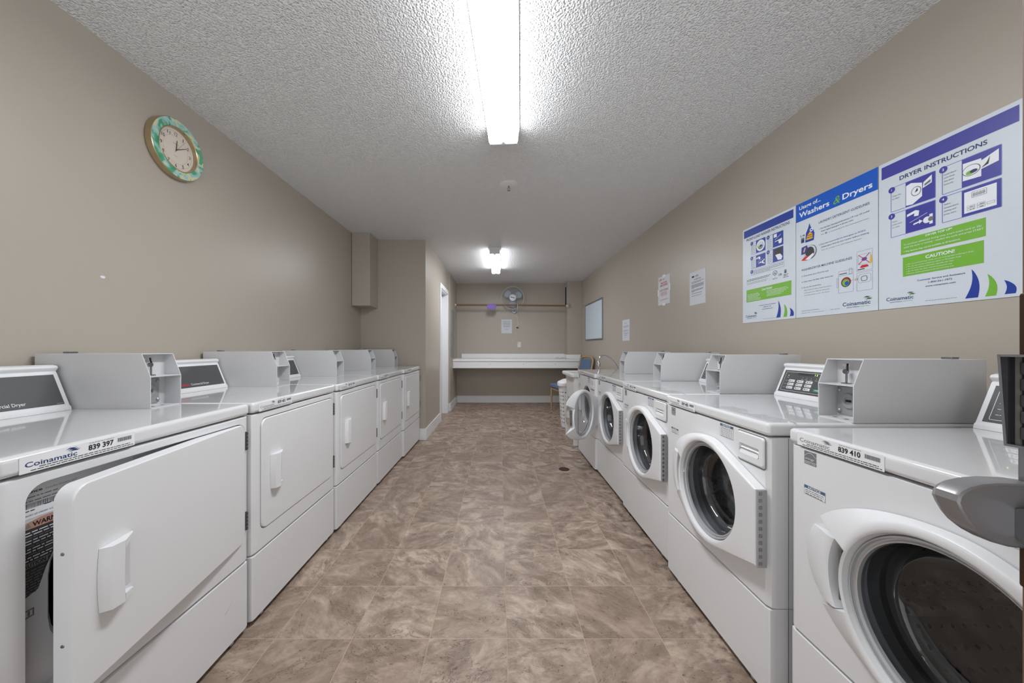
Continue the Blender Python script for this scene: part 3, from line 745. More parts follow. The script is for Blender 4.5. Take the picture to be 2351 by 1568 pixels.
WSH = [  # Y of far (left) edge, X front, digits, open angle, label
 (1.063, .885, '839 410', 0, 'white front-load washer numbered 839 410, nearest the camera at the right edge'),
 (1.8005, .8655, '839 405', 0, 'white front-load washer numbered 839 405, next beyond the nearest one'),
 (2.515, .8885, '839 41', 0, 'white front-load washer in the middle of the right-hand row of five'),
 (3.213, .903, '839 41', 0, 'white front-load washer beside the one with its door swung open'),
 (3.897, .882, '839 41', 141, 'white front-load washer with its round door swung wide open, far end of the right row')]
washers = [wash0]+[copy_tree(wash0) for _ in WSH[1:]]
for i, (y, x, num, op, lab) in enumerate(WSH):
    d = washers[i]
    d.location = (x, y, 0); d.rotation_euler = (0, 0, -pi/2); tag(d, lab, 'washer', 'front-load washers along the right wall')
    dz = -.0155
    pre = set(bpy.data.objects); number_label(d, num)
    for o_ in set(bpy.data.objects)-pre:
        if o_.parent == d: o_.location = (0, 0, dz)
    if op: find(d, 'door')[0].rotation_euler = (0, 0, radians(op))
for wi in (1, 2):
    b = MB(); rnd = random.Random(4)
    for k in range(7):
        u = .36
        while u < .66:
            l = rnd.uniform(.008, .03); y_ = .030+.011*k
            if not (.46 < u < .52 and k > 2): b.add([(u, y_, .9063), (u+l, y_, .9063), (u+l, y_+.004, .9063), (u, y_+.004, .9063)], [(0, 1, 2, 3)], 'ink_pale')
            u += l+.006
    b.build('lid_label', washers[wi])
# ------------------------------------------------------------------ posters (local x right, z up, facing -y)
RW = -pi/2+.0065
def on_right(y, z, gap=.0): return (XR(y)-gap, y, z)
def poster(yfar, z0, name, label):
    t = thing(name, label, 'poster', on_right(yfar, z0, .0008), RW, 'washing instruction posters on the right wall')
    b = MB(); b.box(.001, .4285, -.0022, 0, 0, .643, 'poster_sheet'); b.build('sheet', t); return t
Yp = -.0026; Yq = -.0030; Yr = -.0034
def sails(t, pts):
    for (tx, tz, bl, br, bz, m) in pts:
        b = MB()
        n = 10; rgt = []; lft = []
        for i in range(n+1):
            s_ = i/n; z = tz+(bz-tz)*s_
            rgt.append((tx+(br-tx)*(s_**.62)+.009*sin(pi*s_), z)); lft.append((tx+(bl-tx)*(s_**1.7)+.006*sin(pi*s_), z))
        b.add([(u, Yp, v) for u, v in rgt]+[(u, Yp, v) for u, v in lft], [(i, i+1, n+2+i, n+1+i) for i in range(n)], m)
        b.build('sail_motif', t)
rnd = random.Random(21)
def step(t, x0, x1, z0, z1, xs, num, draw, col, words=None):
    b = MB(); b.rrframe(x0, x1, z0, z1, .004, .0022, 'poster_line', Yp); b.quad(xs, x1-.002, z0+.002, z1-.002, col, Yp); b.disc((x0+.004, z1-.010), .0125, col, Yq)
    b.text(num, x0+.004, z1-.0145, .009, 'poster_white', y=Yr, bold=.02, align='c')
    if words:
        for k, w_ in enumerate(words): b.text(w_, x0+.006, z1-.034-k*.0125-.004*(4-len(words)), .0058, 'ink_grey', y=Yq)
    else:
        for k in range(5): b.words(x0+.006, xs-.006, z1-.030-k*.011, .004, 'ink_grey', Yq, rnd)
    draw(b, xs, x1-.002, z0+.002, z1-.002); b.build('step_panel', t)
def dr_machine(b, x0, x1, z0, z1):
    w_ = x1-x0; h = z1-z0
    b.poly([(x0+.002, z0+h*.05), (x0+w_*.25, z0+h*.02), (x0+w_*.58, z0+h*.22), (x0+w_*.58, z0+h*.75), (x0+w_*.2, z0+h*.9), (x0+.002, z0+h*.85)], 'poster_white', Yq)
    b.disc((x0+w_*.38, z0+h*.5), h*.17, 'ink_grey', Yr, sz=1.1); b.disc((x0+w_*.38, z0+h*.5), h*.145, 'poster_white', Yr-.0003, sz=1.1)
    b.poly([(x0+w_*.33, z0+h*.45), (x0+w_*.42, z0+h*.62), (x0+w_*.45, z0+h*.5)], 'ink', Yr-.0005)
    b.poly([(x0+w_*.6, z0+h*.52), (x0+w_*.9, z0+h*.62), (x0+w_*.9, z0+h*.92), (x0+w_*.62, z0+h*.74)], 'poster_white', Yq); b.poly([(x0+w_*.66, z0+h*.58), (x0+w_*.86, z0+h*.66), (x0+w_*.86, z0+h*.76), (x0+w_*.66, z0+h*.66)], 'ink_grey', Yr)
def dr_load(b, x0, x1, z0, z1):
    w_ = x1-x0; h = z1-z0
    b.poly([(x0+.003, z0+h*.22), (x0+w_*.52, z0+h*.18), (x0+w_*.52, z0+h*.80), (x0+.003, z0+h*.84)], 'poster_white', Yq); b.disc((x0+w_*.26, z0+h*.52), h*.24, 'ink_grey', Yr, sz=.8); b.disc((x0+w_*.26, z0+h*.52), h*.215, 'poster_white', Yr-.0003, sz=.8)
    b.disc((x0+w_*.24, z0+h*.44), h*.12, 'poster_green', Yr-.0005, sz=.6); b.disc((x0+w_*.33, z0+h*.46), h*.1, 'poster_navy', Yr-.0006, sz=.6)
    b.poly([(x0+w_*.52, z0+h*.42), (x0+w_*.95, z0+h*.5), (x0+w_*.95, z0+h*.9), (x0+w_*.52, z0+h*.72)], 'poster_white', Yq); b.poly([(x0+w_*.52, z0+h*.46), (x0+w_*.7, z0+h*.52), (x0+w_*.74, z0+h*.78), (x0+w_*.66, z0+h*.6)], 'panel_dark', Yr)
def dr_coin(b, x0, x1, z0, z1):
    w_ = x1-x0; h = z1-z0
    b.poly([(x0+w_*.05, z0+h*.78), (x0+w_*.35, z0+h*.86), (x0+w_*.48, z0+h*.80), (x0+w_*.46, z0+h*.6), (x0+w_*.3, z0+h*.62), (x0+w_*.32, z0+h*.74), (x0+w_*.05, z0+h*.68)], 'poster_white', Yq)
    b.poly([(x0+w_*.15, z0+h*.40), (x0+w_*.75, z0+h*.60), (x0+w_*.75, z0+h*.615), (x0+w_*.15, z0+h*.415)], 'poster_white', Yq)
    b.poly([(x0+w_*.28, z0+h*.26), (x0+w_*.48, z0+h*.30), (x0+w_*.48, z0+h*.24), (x0+w_*.6, z0+h*.33), (x0+w_*.48, z0+h*.42), (x0+w_*.48, z0+h*.36), (x0+w_*.28, z0+h*.32)], 'poster_white', Yq)
    b.disc((x0+w_*.74, z0+h*.32), h*.13, 'poster_white', Yq); b.quad(x0+w_*.82, x0+w_*.93, z0+h*.12, z0+h*.52, 'poster_white', Yq); b.disc((x0+w_*.87, z0+h*.32), h*.09, 'ink_grey', Yr)
def dr_panel(b, x0, x1, z0, z1):
    w_ = x1-x0; h = z1-z0
    b.quad(x0+w_*.07, x1-w_*.1, z0+h*.1, z1-h*.1, 'poster_white', Yq); b.rrframe(x0+w_*.27, x0+w_*.66, z0+h*.62, z0+h*.84, .002, .0008, 'ink', Yr); b.text('8888', x0+w_*.30, z0+h*.66, h*.13, 'ink_grey', width=w_*.32, y=Yr)
    for q in (.2, .3):
        for k in range(2): b.rrframe(x0+w_*.15+k*w_*.26, x0+w_*.36+k*w_*.26, z0+h*(q-.02), z0+h*(q+.06), .001, .0006, 'ink', Yr); b.words(x0+w_*.22+k*w_*.26, x0+w_*.34+k*w_*.26, z0+h*q, .003, 'ink', Yr, rnd)
    b.rrframe(x0+w_*.66, x0+w_*.86, z0+h*.22, z0+h*.30, .001, .0006, 'ink', Yr)
def dr_porthole(b, x0, x1, z0, z1):
    c = ((x0+x1)/2, (z0+z1)/2); b.disc(c, .036, 'poster_white', Yq); b.disc(c, .024, 'ink_grey', Yr); b.disc((c[0], c[1]+.004), .021, 'poster_sheet', Yr-.0003); b.disc((c[0]-.004, c[1]-.008), .014, 'poster_green', Yr-.0005, sz=.6); b.disc((c[0]+.005, c[1]-.004), .011, 'poster_navy', Yr-.0006, sz=.7)
def dr_spoon(b, x0, x1, z0, z1):
    w_ = x1-x0; h = z1-z0
    b.quad(x0+w_*.1, x0+w_*.4, z0+h*.7, z0+h*.95, 'poster_white', Yq); b.poly([(x0+w_*.2, z0+h*.5), (x0+w_*.8, z0+h*.78), (x0+w_*.8, z0+h*.81), (x0+w_*.2, z0+h*.53)], 'poster_white', Yq)
    b.poly([(x0+w_*.2, z0+h*.4), (x0+w_*.9, z0+h*.5), (x0+w_*.85, z0+h*.15), (x0+w_*.6, z0+h*.15), (x0+w_*.55, z0+h*.38), (x0+w_*.2, z0+h*.36)], 'poster_white', Yq)
def dr_hand(b, x0, x1, z0, z1):
    w_ = x1-x0; h = z1-z0
    b.quad(x0+w_*.12, x1-w_*.08, z0+h*.4, z0+h*.95, 'panel_dark', Yq); b.poly([(x0+w_*.25, z0+h*.5), (x0+w_*.5, z0+h*.52), (x0+w_*.75, z0+h*.5), (x0+w_*.95, z0+h*.25), (x0+w_*.85, z0+h*.05), (x0+w_*.5, z0+h*.08), (x0+w_*.42, z0+h*.25)], 'poster_white', Yr)
# right poster
t = poster(1.5595, 1.3175, 'instruction_poster', 'large poster headed DRYER INSTRUCTIONS with four steps and two green boxes')
b = MB(); b.quad(.012, .420, .573, .627, 'poster_violet', Yp); b.build('header_band', t)
b = MB(); b.text('DRYER INSTRUCTIONS', .081, .541, .0165, 'poster_navy', width=.265, y=Yp, bold=.022); b.build('title', t)
step(t, .048, .203, .416, .522, .103, '1', dr_machine, 'poster_violet', ['Clean the', 'lint filter.'])
step(t, .222, .381, .416, .522, .279, '2', dr_load, 'poster_violet', ['Load dryer', 'and close', 'the door', 'securely.'])
step(t, .048, .203, .306, .408, .103, '3', dr_coin, 'poster_violet', ['Insert', 'smart card', 'or coins.'])
step(t, .222, .381, .308, .408, .279, '4', dr_panel, 'poster_violet', ['Select', 'temperature', 'setting and', 'press start.'])
b = MB(); b.quad(.086, .342, .2215, .287, 'poster_green', Yp); b.text('DRYER TOP UP*', .212, .275, .0075, 'poster_white', width=.082, y=Yq, bold=.02, align='c')
b.text('To purchase additional drying time, insert smart card or 25c', .096, .259, .0062, 'poster_white', width=.236, y=Yq); b.text('while the dryer is running - reselect the cycle and press START', .096, .247, .0062, 'poster_white', width=.24, y=Yq)
b.text('* This feature may not be available at all locations.', .096, .230, .0055, 'poster_white', width=.18, y=Yq, bold=.012); b.build('tip_box', t)
b = MB(); b.quad(.093, .337, .129, .209, 'poster_green', Yp); b.text('CAUTION!', .215, .187, .0125, 'poster_white', width=.088, y=Yq, bold=.025, align='c')
for k, s_ in enumerate(('Do not overload dryer, shake out wet clothing before placing in dryer', 'Do not dry articles containing rubber or flammable fluids', 'Do not leave children unattended, especially near dryer', 'Do not reach into dryer until all moving parts stop', 'Remove clothes promptly at the end of drying time')):
    b.text(s_, .112, .176-k*.0098, .0042, 'poster_white', width=(.20, .165, .145, .14, .145)[k], y=Yq); b.disc((.107, .1775-k*.0098), .0011, 'poster_white', Yq, 8)
b.build('caution_box', t)
b = MB(); b.text('Customer Service and Assistance', .216, .101, .0062, 'poster_navy', width=.145, y=Yp, bold=.014, align='c'); b.text('1-800-561-1972', .216, .087, .0065, 'poster_navy', width=.072, y=Yp, bold=.014, align='c'); b.text('www.coinamatic.com', .216, .073, .0062, 'poster_navy', width=.092, y=Yp, bold=.014, align='c')
b.words(.17, .265, .017, .0024, 'ink_grey', Yp, rnd); b.build('contact_lines', t)
b = MB(); logo(b, .031, .034, .0145, .100, 'poster_navy', 'poster_navy', 'poster_green', Yp, .012); b.text('Laundry & Beyond.', .045, .0255, .0042, 'poster_navy', width=.045, y=Yp, bold=.01); b.text('Simply Clean.', .093, .0255, .0042, 'poster_green', width=.036, y=Yp)
b.build('logo', t); sails(t, [(.305, .114, .288, .322, .010, 'poster_blue'), (.346, .088, .340, .367, .010, 'poster_green'), (.386, .059, .387, .412, .011, 'poster_blue')])
# middle poster
t = poster(1.9905, 1.3175, 'instruction_poster', 'poster headed Usage of Washers and Dryers, middle one of the three')
b = MB(); b.quad(.001, .4285, .541, .6425, 'poster_bright', Yp); b.build('header_band', t)
b = MB(); b.text('Usage of...', .022, .606, .0195, 'poster_white', width=.13, y=Yq, bold=.02); b.text('Washers', .022, .562, .027, 'poster_white', width=.178, y=Yq, bold=.022); b.text('&', .222, .556, .038, 'poster_green', width=.036, y=Yq, shear=.25); b.text('Dryers', .268, .562, .027, 'poster_white', width=.138, y=Yq, bold=.022); b.build('title', t)
def block(nm, rows):
    b = MB()
    for s_, u, v, h, wd, mm, sh in rows: b.text(s_, u, v, h*.85, mm, width=wd, y=Yp, shear=sh, bold=.006 if not sh else 0)
    return b, lambda: b.build(nm, t)
for nm, rows in (('heading', [('LAUNDRY DETERGENT GUIDELINES', .141, .489, .0138, .252, 'poster_navy', 0)]),
    ('guideline', [('1. For the best cleaning performance,', .143, .456, .008, .160, 'ink', 0), ('1/4 cup', .306, .456, .008, .037, 'poster_blue', 0), ('of cold', .347, .456, .008, .044, 'ink', 0), ('water liquid detergent is all you need.', .153, .441, .008, .168, 'ink', 0)]),
    ('guideline', [('2. If you must use', .141, .373, .0078, .070, 'ink', 0), ('powdered detergent or PODS,', .214, .373, .0078, .163, 'poster_blue', 0), ('please place directly into washer before clothing.', .155, .357, .0078, .237, 'ink', 0)]),
    ('note_text', [('Note: Do not place in the liquid detergent dispenser.', .155, .341, .006, .205, 'ink_grey', .3)]),
    ('heading', [('WASHER/DRYER MACHINE GUIDELINES', .036, .258, .0138, .278, 'poster_navy', 0)]),
    ('guideline', [('3. Only', .037, .226, .0076, .037, 'ink', 0), ('fill the drum 2/3', .077, .226, .0076, .067, 'poster_blue', 0), ('of the way.', .147, .226, .0076, .050, 'ink', 0)]),
    ('guideline', [('4. Clean dryer lint filter after every use.', .037, .194, .0076, .184, 'ink', 0)]),
    ('guideline', [('5. Do not dry comforters.', .037, .162, .0076, .118, 'ink', 0)]),
    ('note_text', [('Note: Failure to follow these instructions', .053, .146, .006, .158, 'ink_grey', .3), ('will result in low efficiency drying and', .053, .132, .006, .148, 'ink_grey', .3), ('overloaded dryers can be a fire hazard.', .053, .118, .006, .148, 'ink_grey', .3)]),
    ('contact_lines', [('Customer Care and Assistance', .037, .034, .0052, .108, 'poster_blue', 0), ('1-800-561-1972 - www.coinamatic.com', .037, .022, .0045, .135, 'ink_grey', 0)]),
    ('part_number', [('PART. NO-0129', .206, .024, .005, .048, 'ink_grey', 0)])):
    block(nm, rows)[1]()
b, _f = block('note_text', [('Note:', .153, .424, .006, .019, 'ink_grey', .3), ('is recommended for best cleaning performance.', .196, .424, .006, .196, 'ink_grey', .3)])
b.disc((.182, .427), .006, 'poster_blue', Yp, sz=.7); b.disc((.182, .427), .004, 'poster_sheet', Yq, sz=.6); b.quad(.179, .185, .4262, .4278, 'poster_blue', Yr); _f()
b = MB(); b.poly([(.060, .412), (.112, .412), (.116, .45), (.108, .474), (.094, .488), (.086, .512), (.078, .488), (.064, .462)], 'poster_blue', Yp); b.poly([(.066, .424), (.106, .424), (.104, .452), (.088, .464), (.070, .446)], 'poster_orange', Yq); b.text('Liquid', .087, .444, .007, 'poster_navy', width=.030, y=Yr, bold=.02, align='c'); b.text('Detergent', .087, .432, .007, 'poster_navy', width=.036, y=Yr, bold=.02, align='c')
b.disc((.098, .472), .010, 'poster_white', Yq); b.disc((.098, .472), .006, 'poster_blue', Yr, sz=.6); b.text('1/4', .030, .450, .012, 'ink', width=.026, y=Yp, bold=.012); b.quad(.034, .054, .416, .440, 'poster_navy', Yp); b.quad(.034, .054, .434, .444, 'ink_grey', Yq); b.build('bottle_picture', t)
b = MB(); b.disc((.092, .353), .038, 'ink_grey', Yp); b.disc((.090, .355), .034, 'poster_sheet', Yq); b.disc((.088, .355), .027, 'panel_dark', Yr)
b.poly([(.036, .35), (.038, .39), (.072, .395), (.078, .372), (.06, .352)], 'poster_blue', Yr-.0003); b.poly([(.048, .362), (.058, .385), (.066, .383), (.056, .36)], 'poster_orange', Yr-.0006); b.poly([(.036, .318), (.06, .336), (.11, .332), (.118, .35), (.1, .325), (.07, .312)], 'poster_red', Yr-.0006); b.poly([(.06, .318), (.11, .344), (.114, .332), (.09, .312)], 'poster_white', Yr-.0008); b.build('load_picture', t)
b = MB(); b.rrframe(.247, .320, .102, .210, .002, .001, 'ink_grey', Yp); b.quad(.247, .320, .187, .188, 'ink_grey', Yp); b.quad(.252, .290, .194, .1975, 'ink', Yp); b.rrframe(.300, .314, .188, .215, .001, .001, 'ink', Yp); b.disc((.285, .152), .024, 'panel_dark', Yp); b.disc((.285, .152), .0195, 'poster_red', Yq); b.disc((.285, .149), .017, 'poster_green', Yr); b.disc((.290, .146), .010, 'poster_bright', Yr-.0003)
b.quad(.303, .324, .1555, .1565, 'poster_red', Yr); b.text('2/3', .326, .151, .009, 'poster_red', y=Yp); b.rrframe(.238, .246, .13, .18, .004, .001, 'ink_grey', Yp)
b.rrframe(.336, .406, .098, .184, .002, .001, 'ink_grey', Yp); b.rrframe(.342, .400, .135, .175, .010, .001, 'ink_grey', Yp); b.rrframe(.356, .384, .142, .166, .008, .003, 'ink_grey', Yq)
b.rrframe(.336, .406, .190, .285, .002, .001, 'ink_grey', Yp); b.rrframe(.342, .398, .222, .268, .004, .001, 'ink_grey', Yp); b.quad(.340, .372, .197, .201, 'ink', Yp); b.disc((.370, .244), .012, 'poster_bright', Yp, sz=.7)
for s_ in (1, -1): b.poly([(.344, .245-.021*s_), (.346, .245-.023*s_), (.394, .245+.021*s_), (.392, .245+.023*s_)][::s_], 'poster_red', Yq)
b.poly([(.395, .215), (.404, .222), (.402, .258), (.396, .25)], 'poster_orange', Yq); b.poly([(.35, .208), (.36, .218), (.385, .216), (.39, .206), (.36, .204)], 'poster_red', Yq); b.build('machine_picture', t)
b = MB(); logo(b, .269, .034, .018, .128, 'poster_navy', 'poster_navy', 'poster_green', Yp, .012); b.text('Laundry & Beyond.', .289, .024, .005, 'poster_navy', width=.06, y=Yp, bold=.01); b.text('Simply Clean.', .353, .024, .005, 'poster_green', width=.04, y=Yp); b.build('logo', t)
# left poster
t = poster(2.4215, 1.3175, 'instruction_poster', 'poster headed FRONT-LOAD WASHER INSTRUCTIONS, farthest of the three')
b = MB(); b.quad(.013, .414, .581, .630, 'poster_blue', Yp); b.build('header_band', t)
b = MB(); b.text('FRONT-LOAD WASHER INSTRUCTIONS', .038, .555, .0165, 'poster_navy', width=.350, y=Yp, bold=.018); b.build('title', t)
step(t, .083, .206, .452, .537, .124, '1', dr_porthole, 'poster_blue'); step(t, .223, .344, .448, .534, .264, '2', dr_spoon, 'poster_blue'); step(t, .083, .206, .357, .438, .124, '3', dr_coin, 'poster_blue'); step(t, .223, .344, .356, .441, .264, '4', dr_hand, 'poster_blue')
b = MB(); b.rrframe(.083, .349, .314, .349, .003, .0014, 'poster_line', Yp); b.disc((.087, .338), .0125, 'poster_blue', Yq); b.text('5', .087, .3335, .009, 'poster_white', y=Yr, bold=.02, align='c')
for k in range(3): b.words(.103, .345-.1*(k == 2), .338-k*.009, .0042, 'ink_grey', Yq, rnd)
b.build('step_panel', t)
b = MB()
for k, v in enumerate((.287, .279, .266, .258)): b.words(.040, .245-.01*k, v, .0048 if k < 2 else .0038, 'ink' if k < 2 else 'ink_grey', Yp, rnd)
b.disc((.281, .290), .018, 'poster_navy', Yp, sz=.8); b.disc((.281, .290), .015, 'poster_sheet', Yq, sz=.75); b.text('he', .281, .284, .012, 'poster_navy', y=Yr, bold=.02, align='c'); b.text('OR', .308, .266, .0125, 'ink', width=.026, y=Yp, bold=.018)
b.text('HE', .281, .262, .005, 'ink', y=Yp, align='c'); b.words(.264, .30, .254, .005, 'ink', Yp, rnd); b.quad(.350, .366, .274, .284, 'poster_navy', Yp); b.quad(.350, .366, .285, .294, 'ink_grey', Yp); b.words(.345, .378, .264, .005, 'ink', Yp, rnd); b.words(.345, .376, .256, .005, 'ink', Yp, rnd); b.words(.343, .380, .248, .005, 'ink', Yp, rnd); b.build('detergent_text', t)
b = MB(); b.quad(.037, .400, .139, .2225, 'poster_green', Yp); b.text('CAUTION!', .216, .199, .0115, 'poster_white', width=.085, y=Yq, bold=.025, align='c')
for k in range(6): b.words(.048, .155+rnd.uniform(-.02, .05), .188-k*.0082, .0036, 'poster_white', Yq, rnd)
for k in range(5): b.words(.215, .35+rnd.uniform(-.02, .03), .190-k*.0082, .0036, 'poster_white', Yq, rnd)
b.build('caution_box', t)
b = MB(); b.text('Customer Service and Assistance', .219, .102, .0058, 'poster_blue', width=.135, y=Yp, bold=.012, align='c'); b.text('1-800-561-1972', .219, .089, .006, 'poster_blue', width=.065, y=Yp, bold=.012, align='c'); b.text('www.coinamatic.com', .219, .076, .006, 'poster_navy', width=.085, y=Yp, bold=.012, align='c'); b.words(.18, .29, .014, .0024, 'ink_grey', Yp, rnd); b.build('contact_lines', t)
b = MB(); logo(b, .030, .037, .0145, .100, 'poster_navy', 'poster_navy', 'poster_navy', Yp, .012); b.words(.042, .085, .028, .0042, 'poster_navy', Yp, rnd); b.words(.09, .125, .028, .0042, 'poster_green', Yp, rnd)
b.build('logo', t); sails(t, [(.305, .118, .290, .321, .014, 'poster_blue'), (.348, .091, .343, .369, .014, 'poster_green'), (.388, .064, .389, .415, .015, 'poster_blue')])

# ------------------------------------------------------------------ notices on the right wall
def notice(yfar, wd, z0, z1, label, draw, tape=True):
    t = thing('paper_notice', label, 'notice', on_right(yfar, z0, .0008), RW, 'printed notices taped up on the walls')
    b = MB(); b.box(0, wd, -.0009, 0, 0, z1-z0, 'paper'); b.build('sheet', t)
    if tape:
        for (u, v, q) in ((wd*.5, z1-z0, 0), (wd*.5, 0, 0), (wd, (z1-z0)*.55, 1), (0, (z1-z0)*.45, 1)):
            b = MB(); a, c = (.03, .012) if not q else (.010, .035); b.quad(u-a, u+a, v-c, v+c, 'poster_white', -.0012); b.build('tape', t)
    b = MB(); draw(b, wd, z1-z0); b.build('lettering', t); return t
def d_red(b, w_, h):
    y = -.0015; b.words(w_*.08, w_*.3, h*.86, .012, 'red', y, rnd); b.words(w_*.08, w_*.3, h*.90, .012, 'red', y, rnd); b.words(w_*.36, w_*.56, h*.89, .005, 'ink_grey', y, rnd); b.words(w_*.36, w_*.56, h*.865, .005, 'ink_grey', y, rnd)
    b.text('BROKEN', w_*.5, h*.73, h*.065, 'red', width=w_*.5, y=y, bold=.02, align='c'); b.text('MACHINES', w_*.5, h*.645, h*.065, 'red', width=w_*.62, y=y, bold=.02, align='c'); b.text('or', w_*.5, h*.59, h*.025, 'ink', y=y, align='c'); b.text('LOST COINS', w_*.5, h*.475, h*.065, 'red', width=w_*.7, y=y, bold=.01, align='c')
    for k, (s_, wd) in enumerate((('PLEASE CONTACT', .5), ('COINAMATIC DIRECTLY', .62), ('1-800-561-1972', .5))): b.text(s_, w_*.5, h*(.41-.05*k), h*.028, 'red', width=w_*wd, y=y, bold=.008, align='c')
    b.text('www.coinamatic.com', w_*.5, h*.16, h*.028, 'red', width=w_*.7, y=y, bold=.008, align='c')
def d_att(b, w_, h):
    y = -.0015; b.quad(w_*.14, w_*.30, h*.83, h*.88, 'ink', y)
    for k in range(4): b.words(w_*.37, w_*.56, h*(.83+.015*k), .004, 'ink_grey', y, rnd)
    b.text('ATTENTION', w_*.5, h*.745, h*.032, 'ink', width=w_*.45, y=y, bold=.01, align='c')
    for v, a in ((.69, .88), (.66, .72), (.60, .88), (.575, .88), (.55, .88), (.525, .88), (.50, .3), (.445, .88), (.42, .86), (.395, .34), (.335, .78), (.265, .76)): b.words(w_*.13, w_*a, h*v, h*.017, 'ink', y, rnd)
def d_small(b, w_, h):
    y = -.0015
    for v, a in ((.83, .16), (.70, .38), (.65, .38), (.59, .06), (.50, .36), (.45, .34), (.36, .36), (.31, .2), (.25, .22), (.15, .08)): b.words(w_*(.48-a), w_*(.48+a), h*v, h*.022, 'ink_blue', y, rnd)
notice(3.693, .250, 1.592, 1.884, 'white notice reading BROKEN MACHINES or LOST COINS in red', d_red)
notice(3.09, .236, 1.519, 1.806, 'white notice headed ATTENTION with black paragraphs, right of the red lettered one', d_att, tape=False)
notice(4.745, .255, 1.24, 1.518, 'small pale blue notice lower on the wall, between whiteboard and red notice', d_small, tape=False)
# whiteboard
ya, yb_ = 6.69, 5.61
t = thing('whiteboard', 'framed whiteboard hung on the right wall near the far corner', 'whiteboard', on_right(ya, 1.283, .001), RW)
w_ = ya-yb_; h_ = .675
b = MB(); b.box(.01, w_-.01, -.010, 0, .01, h_-.01, 'board'); b.build('board_surface', t)
b = MB(); b.box(0, w_, -.018, 0, h_-.022, h_, 'alu', r=.002); b.box(0, w_, -.018, 0, 0, .022, 'alu', r=.002); b.box(0, .016, -.018, 0, .02, h_-.02, 'alu', r=.002); b.box(w_-.016, w_, -.018, 0, .02, h_-.02, 'alu', r=.002); b.build('frame', t)
b = MB()
for q in (.2, .95): b.box(w_*q-.02, w_*q+.02, -.012, 0, h_, h_+.012, 'alu', r=.002)
b.build('hanger', t)

# ------------------------------------------------------------------ wall clock
yc, zc, R = 1.845, 2.196, .152
t = thing('wall_clock', 'round wall clock with a gold case and green leaf patterned ring, left wall', 'clock', (XL(yc)+.001, yc, zc), pi/2)
b = MB(); b.lathe([(.148, 0), (R, -.004), (R, -.030), (.1505, -.034), (.1485, -.035)], (0, 0, 0), 'gold', n=72, cap=False); b.lathe([(.001, -.001), (.148, 0)], (0, 0, 0), 'gold', n=72); b.build('case', t)
b = MB(); b.lathe([(.1487, -.0352), (.125, -.0365), (.112, -.034)], (0, 0, 0), 'clock_ring', n=72); b.build('patterned_ring', t)
b = MB(); b.lathe([(.112, -.0345), (.1105, -.0365), (.108, -.035), (.1055, -.018)], (0, 0, 0), 'gold', n=72); b.build('bezel', t)
b = MB(); b.disc((0, 0), .107, 'clock_face', -.016, 72)
for q, m in ((.092, 'ink_grey'), (.070, 'ink_grey')):
    nn = 64; b.add([(q*cos(2*pi*i/nn), -.0163, q*sin(2*pi*i/nn)) for i in range(nn)]+[((q+.0006)*cos(2*pi*i/nn), -.0163, (q+.0006)*sin(2*pi*i/nn)) for i in range(nn)], [(i, (i+1) % nn, nn+(i+1) % nn, nn+i) for i in range(nn)], m)
f = b.build('dial', t, smooth=False)
b = MB()
for k in range(1, 13):
    a = pi/2-k*pi/6; b.text(str(k), .0815*cos(a), .0815*sin(a)-.0085, .017, 'ink', width=(.010 if k < 10 and k != 1 else (.004 if k == 1 else .016)), y=-.0166, bold=.004, align='c')
b.words(-.016, .016, .030, .003, 'ink_grey', -.0166, rnd); b.words(-.012, .012, -.034, .0024, 'ink_grey', -.0166, rnd); b.build('numeral', f, smooth=False)
def hand(ang, l, wd, tail, y, nm, m='ink'):
    a = radians(90-ang); d = (cos(a), sin(a)); nrm = (-d[1], d[0]); b = MB()
    p2 = [(-d[0]*tail+nrm[0]*wd, -d[1]*tail+nrm[1]*wd), (-d[0]*tail-nrm[0]*wd, -d[1]*tail-nrm[1]*wd), (d[0]*l-nrm[0]*wd*.5, d[1]*l-nrm[1]*wd*.5), (d[0]*l+nrm[0]*wd*.5, d[1]*l+nrm[1]*wd*.5)]
    b.prism(p2, y-.0006, y, m, 'y'); b.build(nm, t)
hand(4, .050, .0024, .006, -.019, 'hour_hand', 'panel_dark'); hand(58, .074, .002, .006, -.021, 'minute_hand', 'panel_dark'); hand(36, .080, .0005, .024, -.023, 'second_hand')

# ------------------------------------------------------------------ folding counter
t = thing('folding_counter', 'long white laminate folding counter across the far wall', 'counter', (0, 6.62, 0))
def LB(f): b = MB(Matrix.Translation((0, -6.62, 0))); f(b); return b
xa, xb = XE+.002, 1.60
b = LB(lambda b: (b.box(xa, xb, 6.62, 6.995, .885, .930, 'laminate', r=.006), b.box(xa, XC-.016, 6.985, YB-.001, .885, .930, 'laminate', r=.003))); b.build('countertop', t)
b = LB(lambda b: b.box(xa, xb-.004, 6.632, 6.652, .757, .883, 'laminate', r=.003)); a_ = b.build('apron', t)
b = MB(Matrix.Translation((0, -6.62, 0)))
for q in (.0, .0): pass
for px_ in (1125, 1202, 1275): b.lathe([(0, -.003), (.006, -.003), (.007, 0)], ((px_-1146)*6.63/800, 6.632, .835), 'steel_lock', 'y', 10)
for z in (.80, .84): b.lathe([(0, -.003), (.004, -.003), (.005, 0)], (-.865, 6.632, z), 'ink_grey', 'y', 10)
b.build('screw', a_)
b = LB(lambda b: (b.box(xa+.10, XC-.016, YB-.015, YB-.001, .930, 1.02, 'laminate', r=.003), b.box(XC-.03, XC-.016, YC-.014, YB-.015, .930, 1.015, 'laminate', r=.002), b.box(XC-.03, xb+.03, YC-.028, YC-.014, .930, 1.010, 'laminate', r=.003))); b.build('backsplash', t)
b = LB(lambda b: (b.box(xa, xa+.03, 6.66, 7.26, .76, .884, 'laminate'),)); b.build('wall_cleat', t)
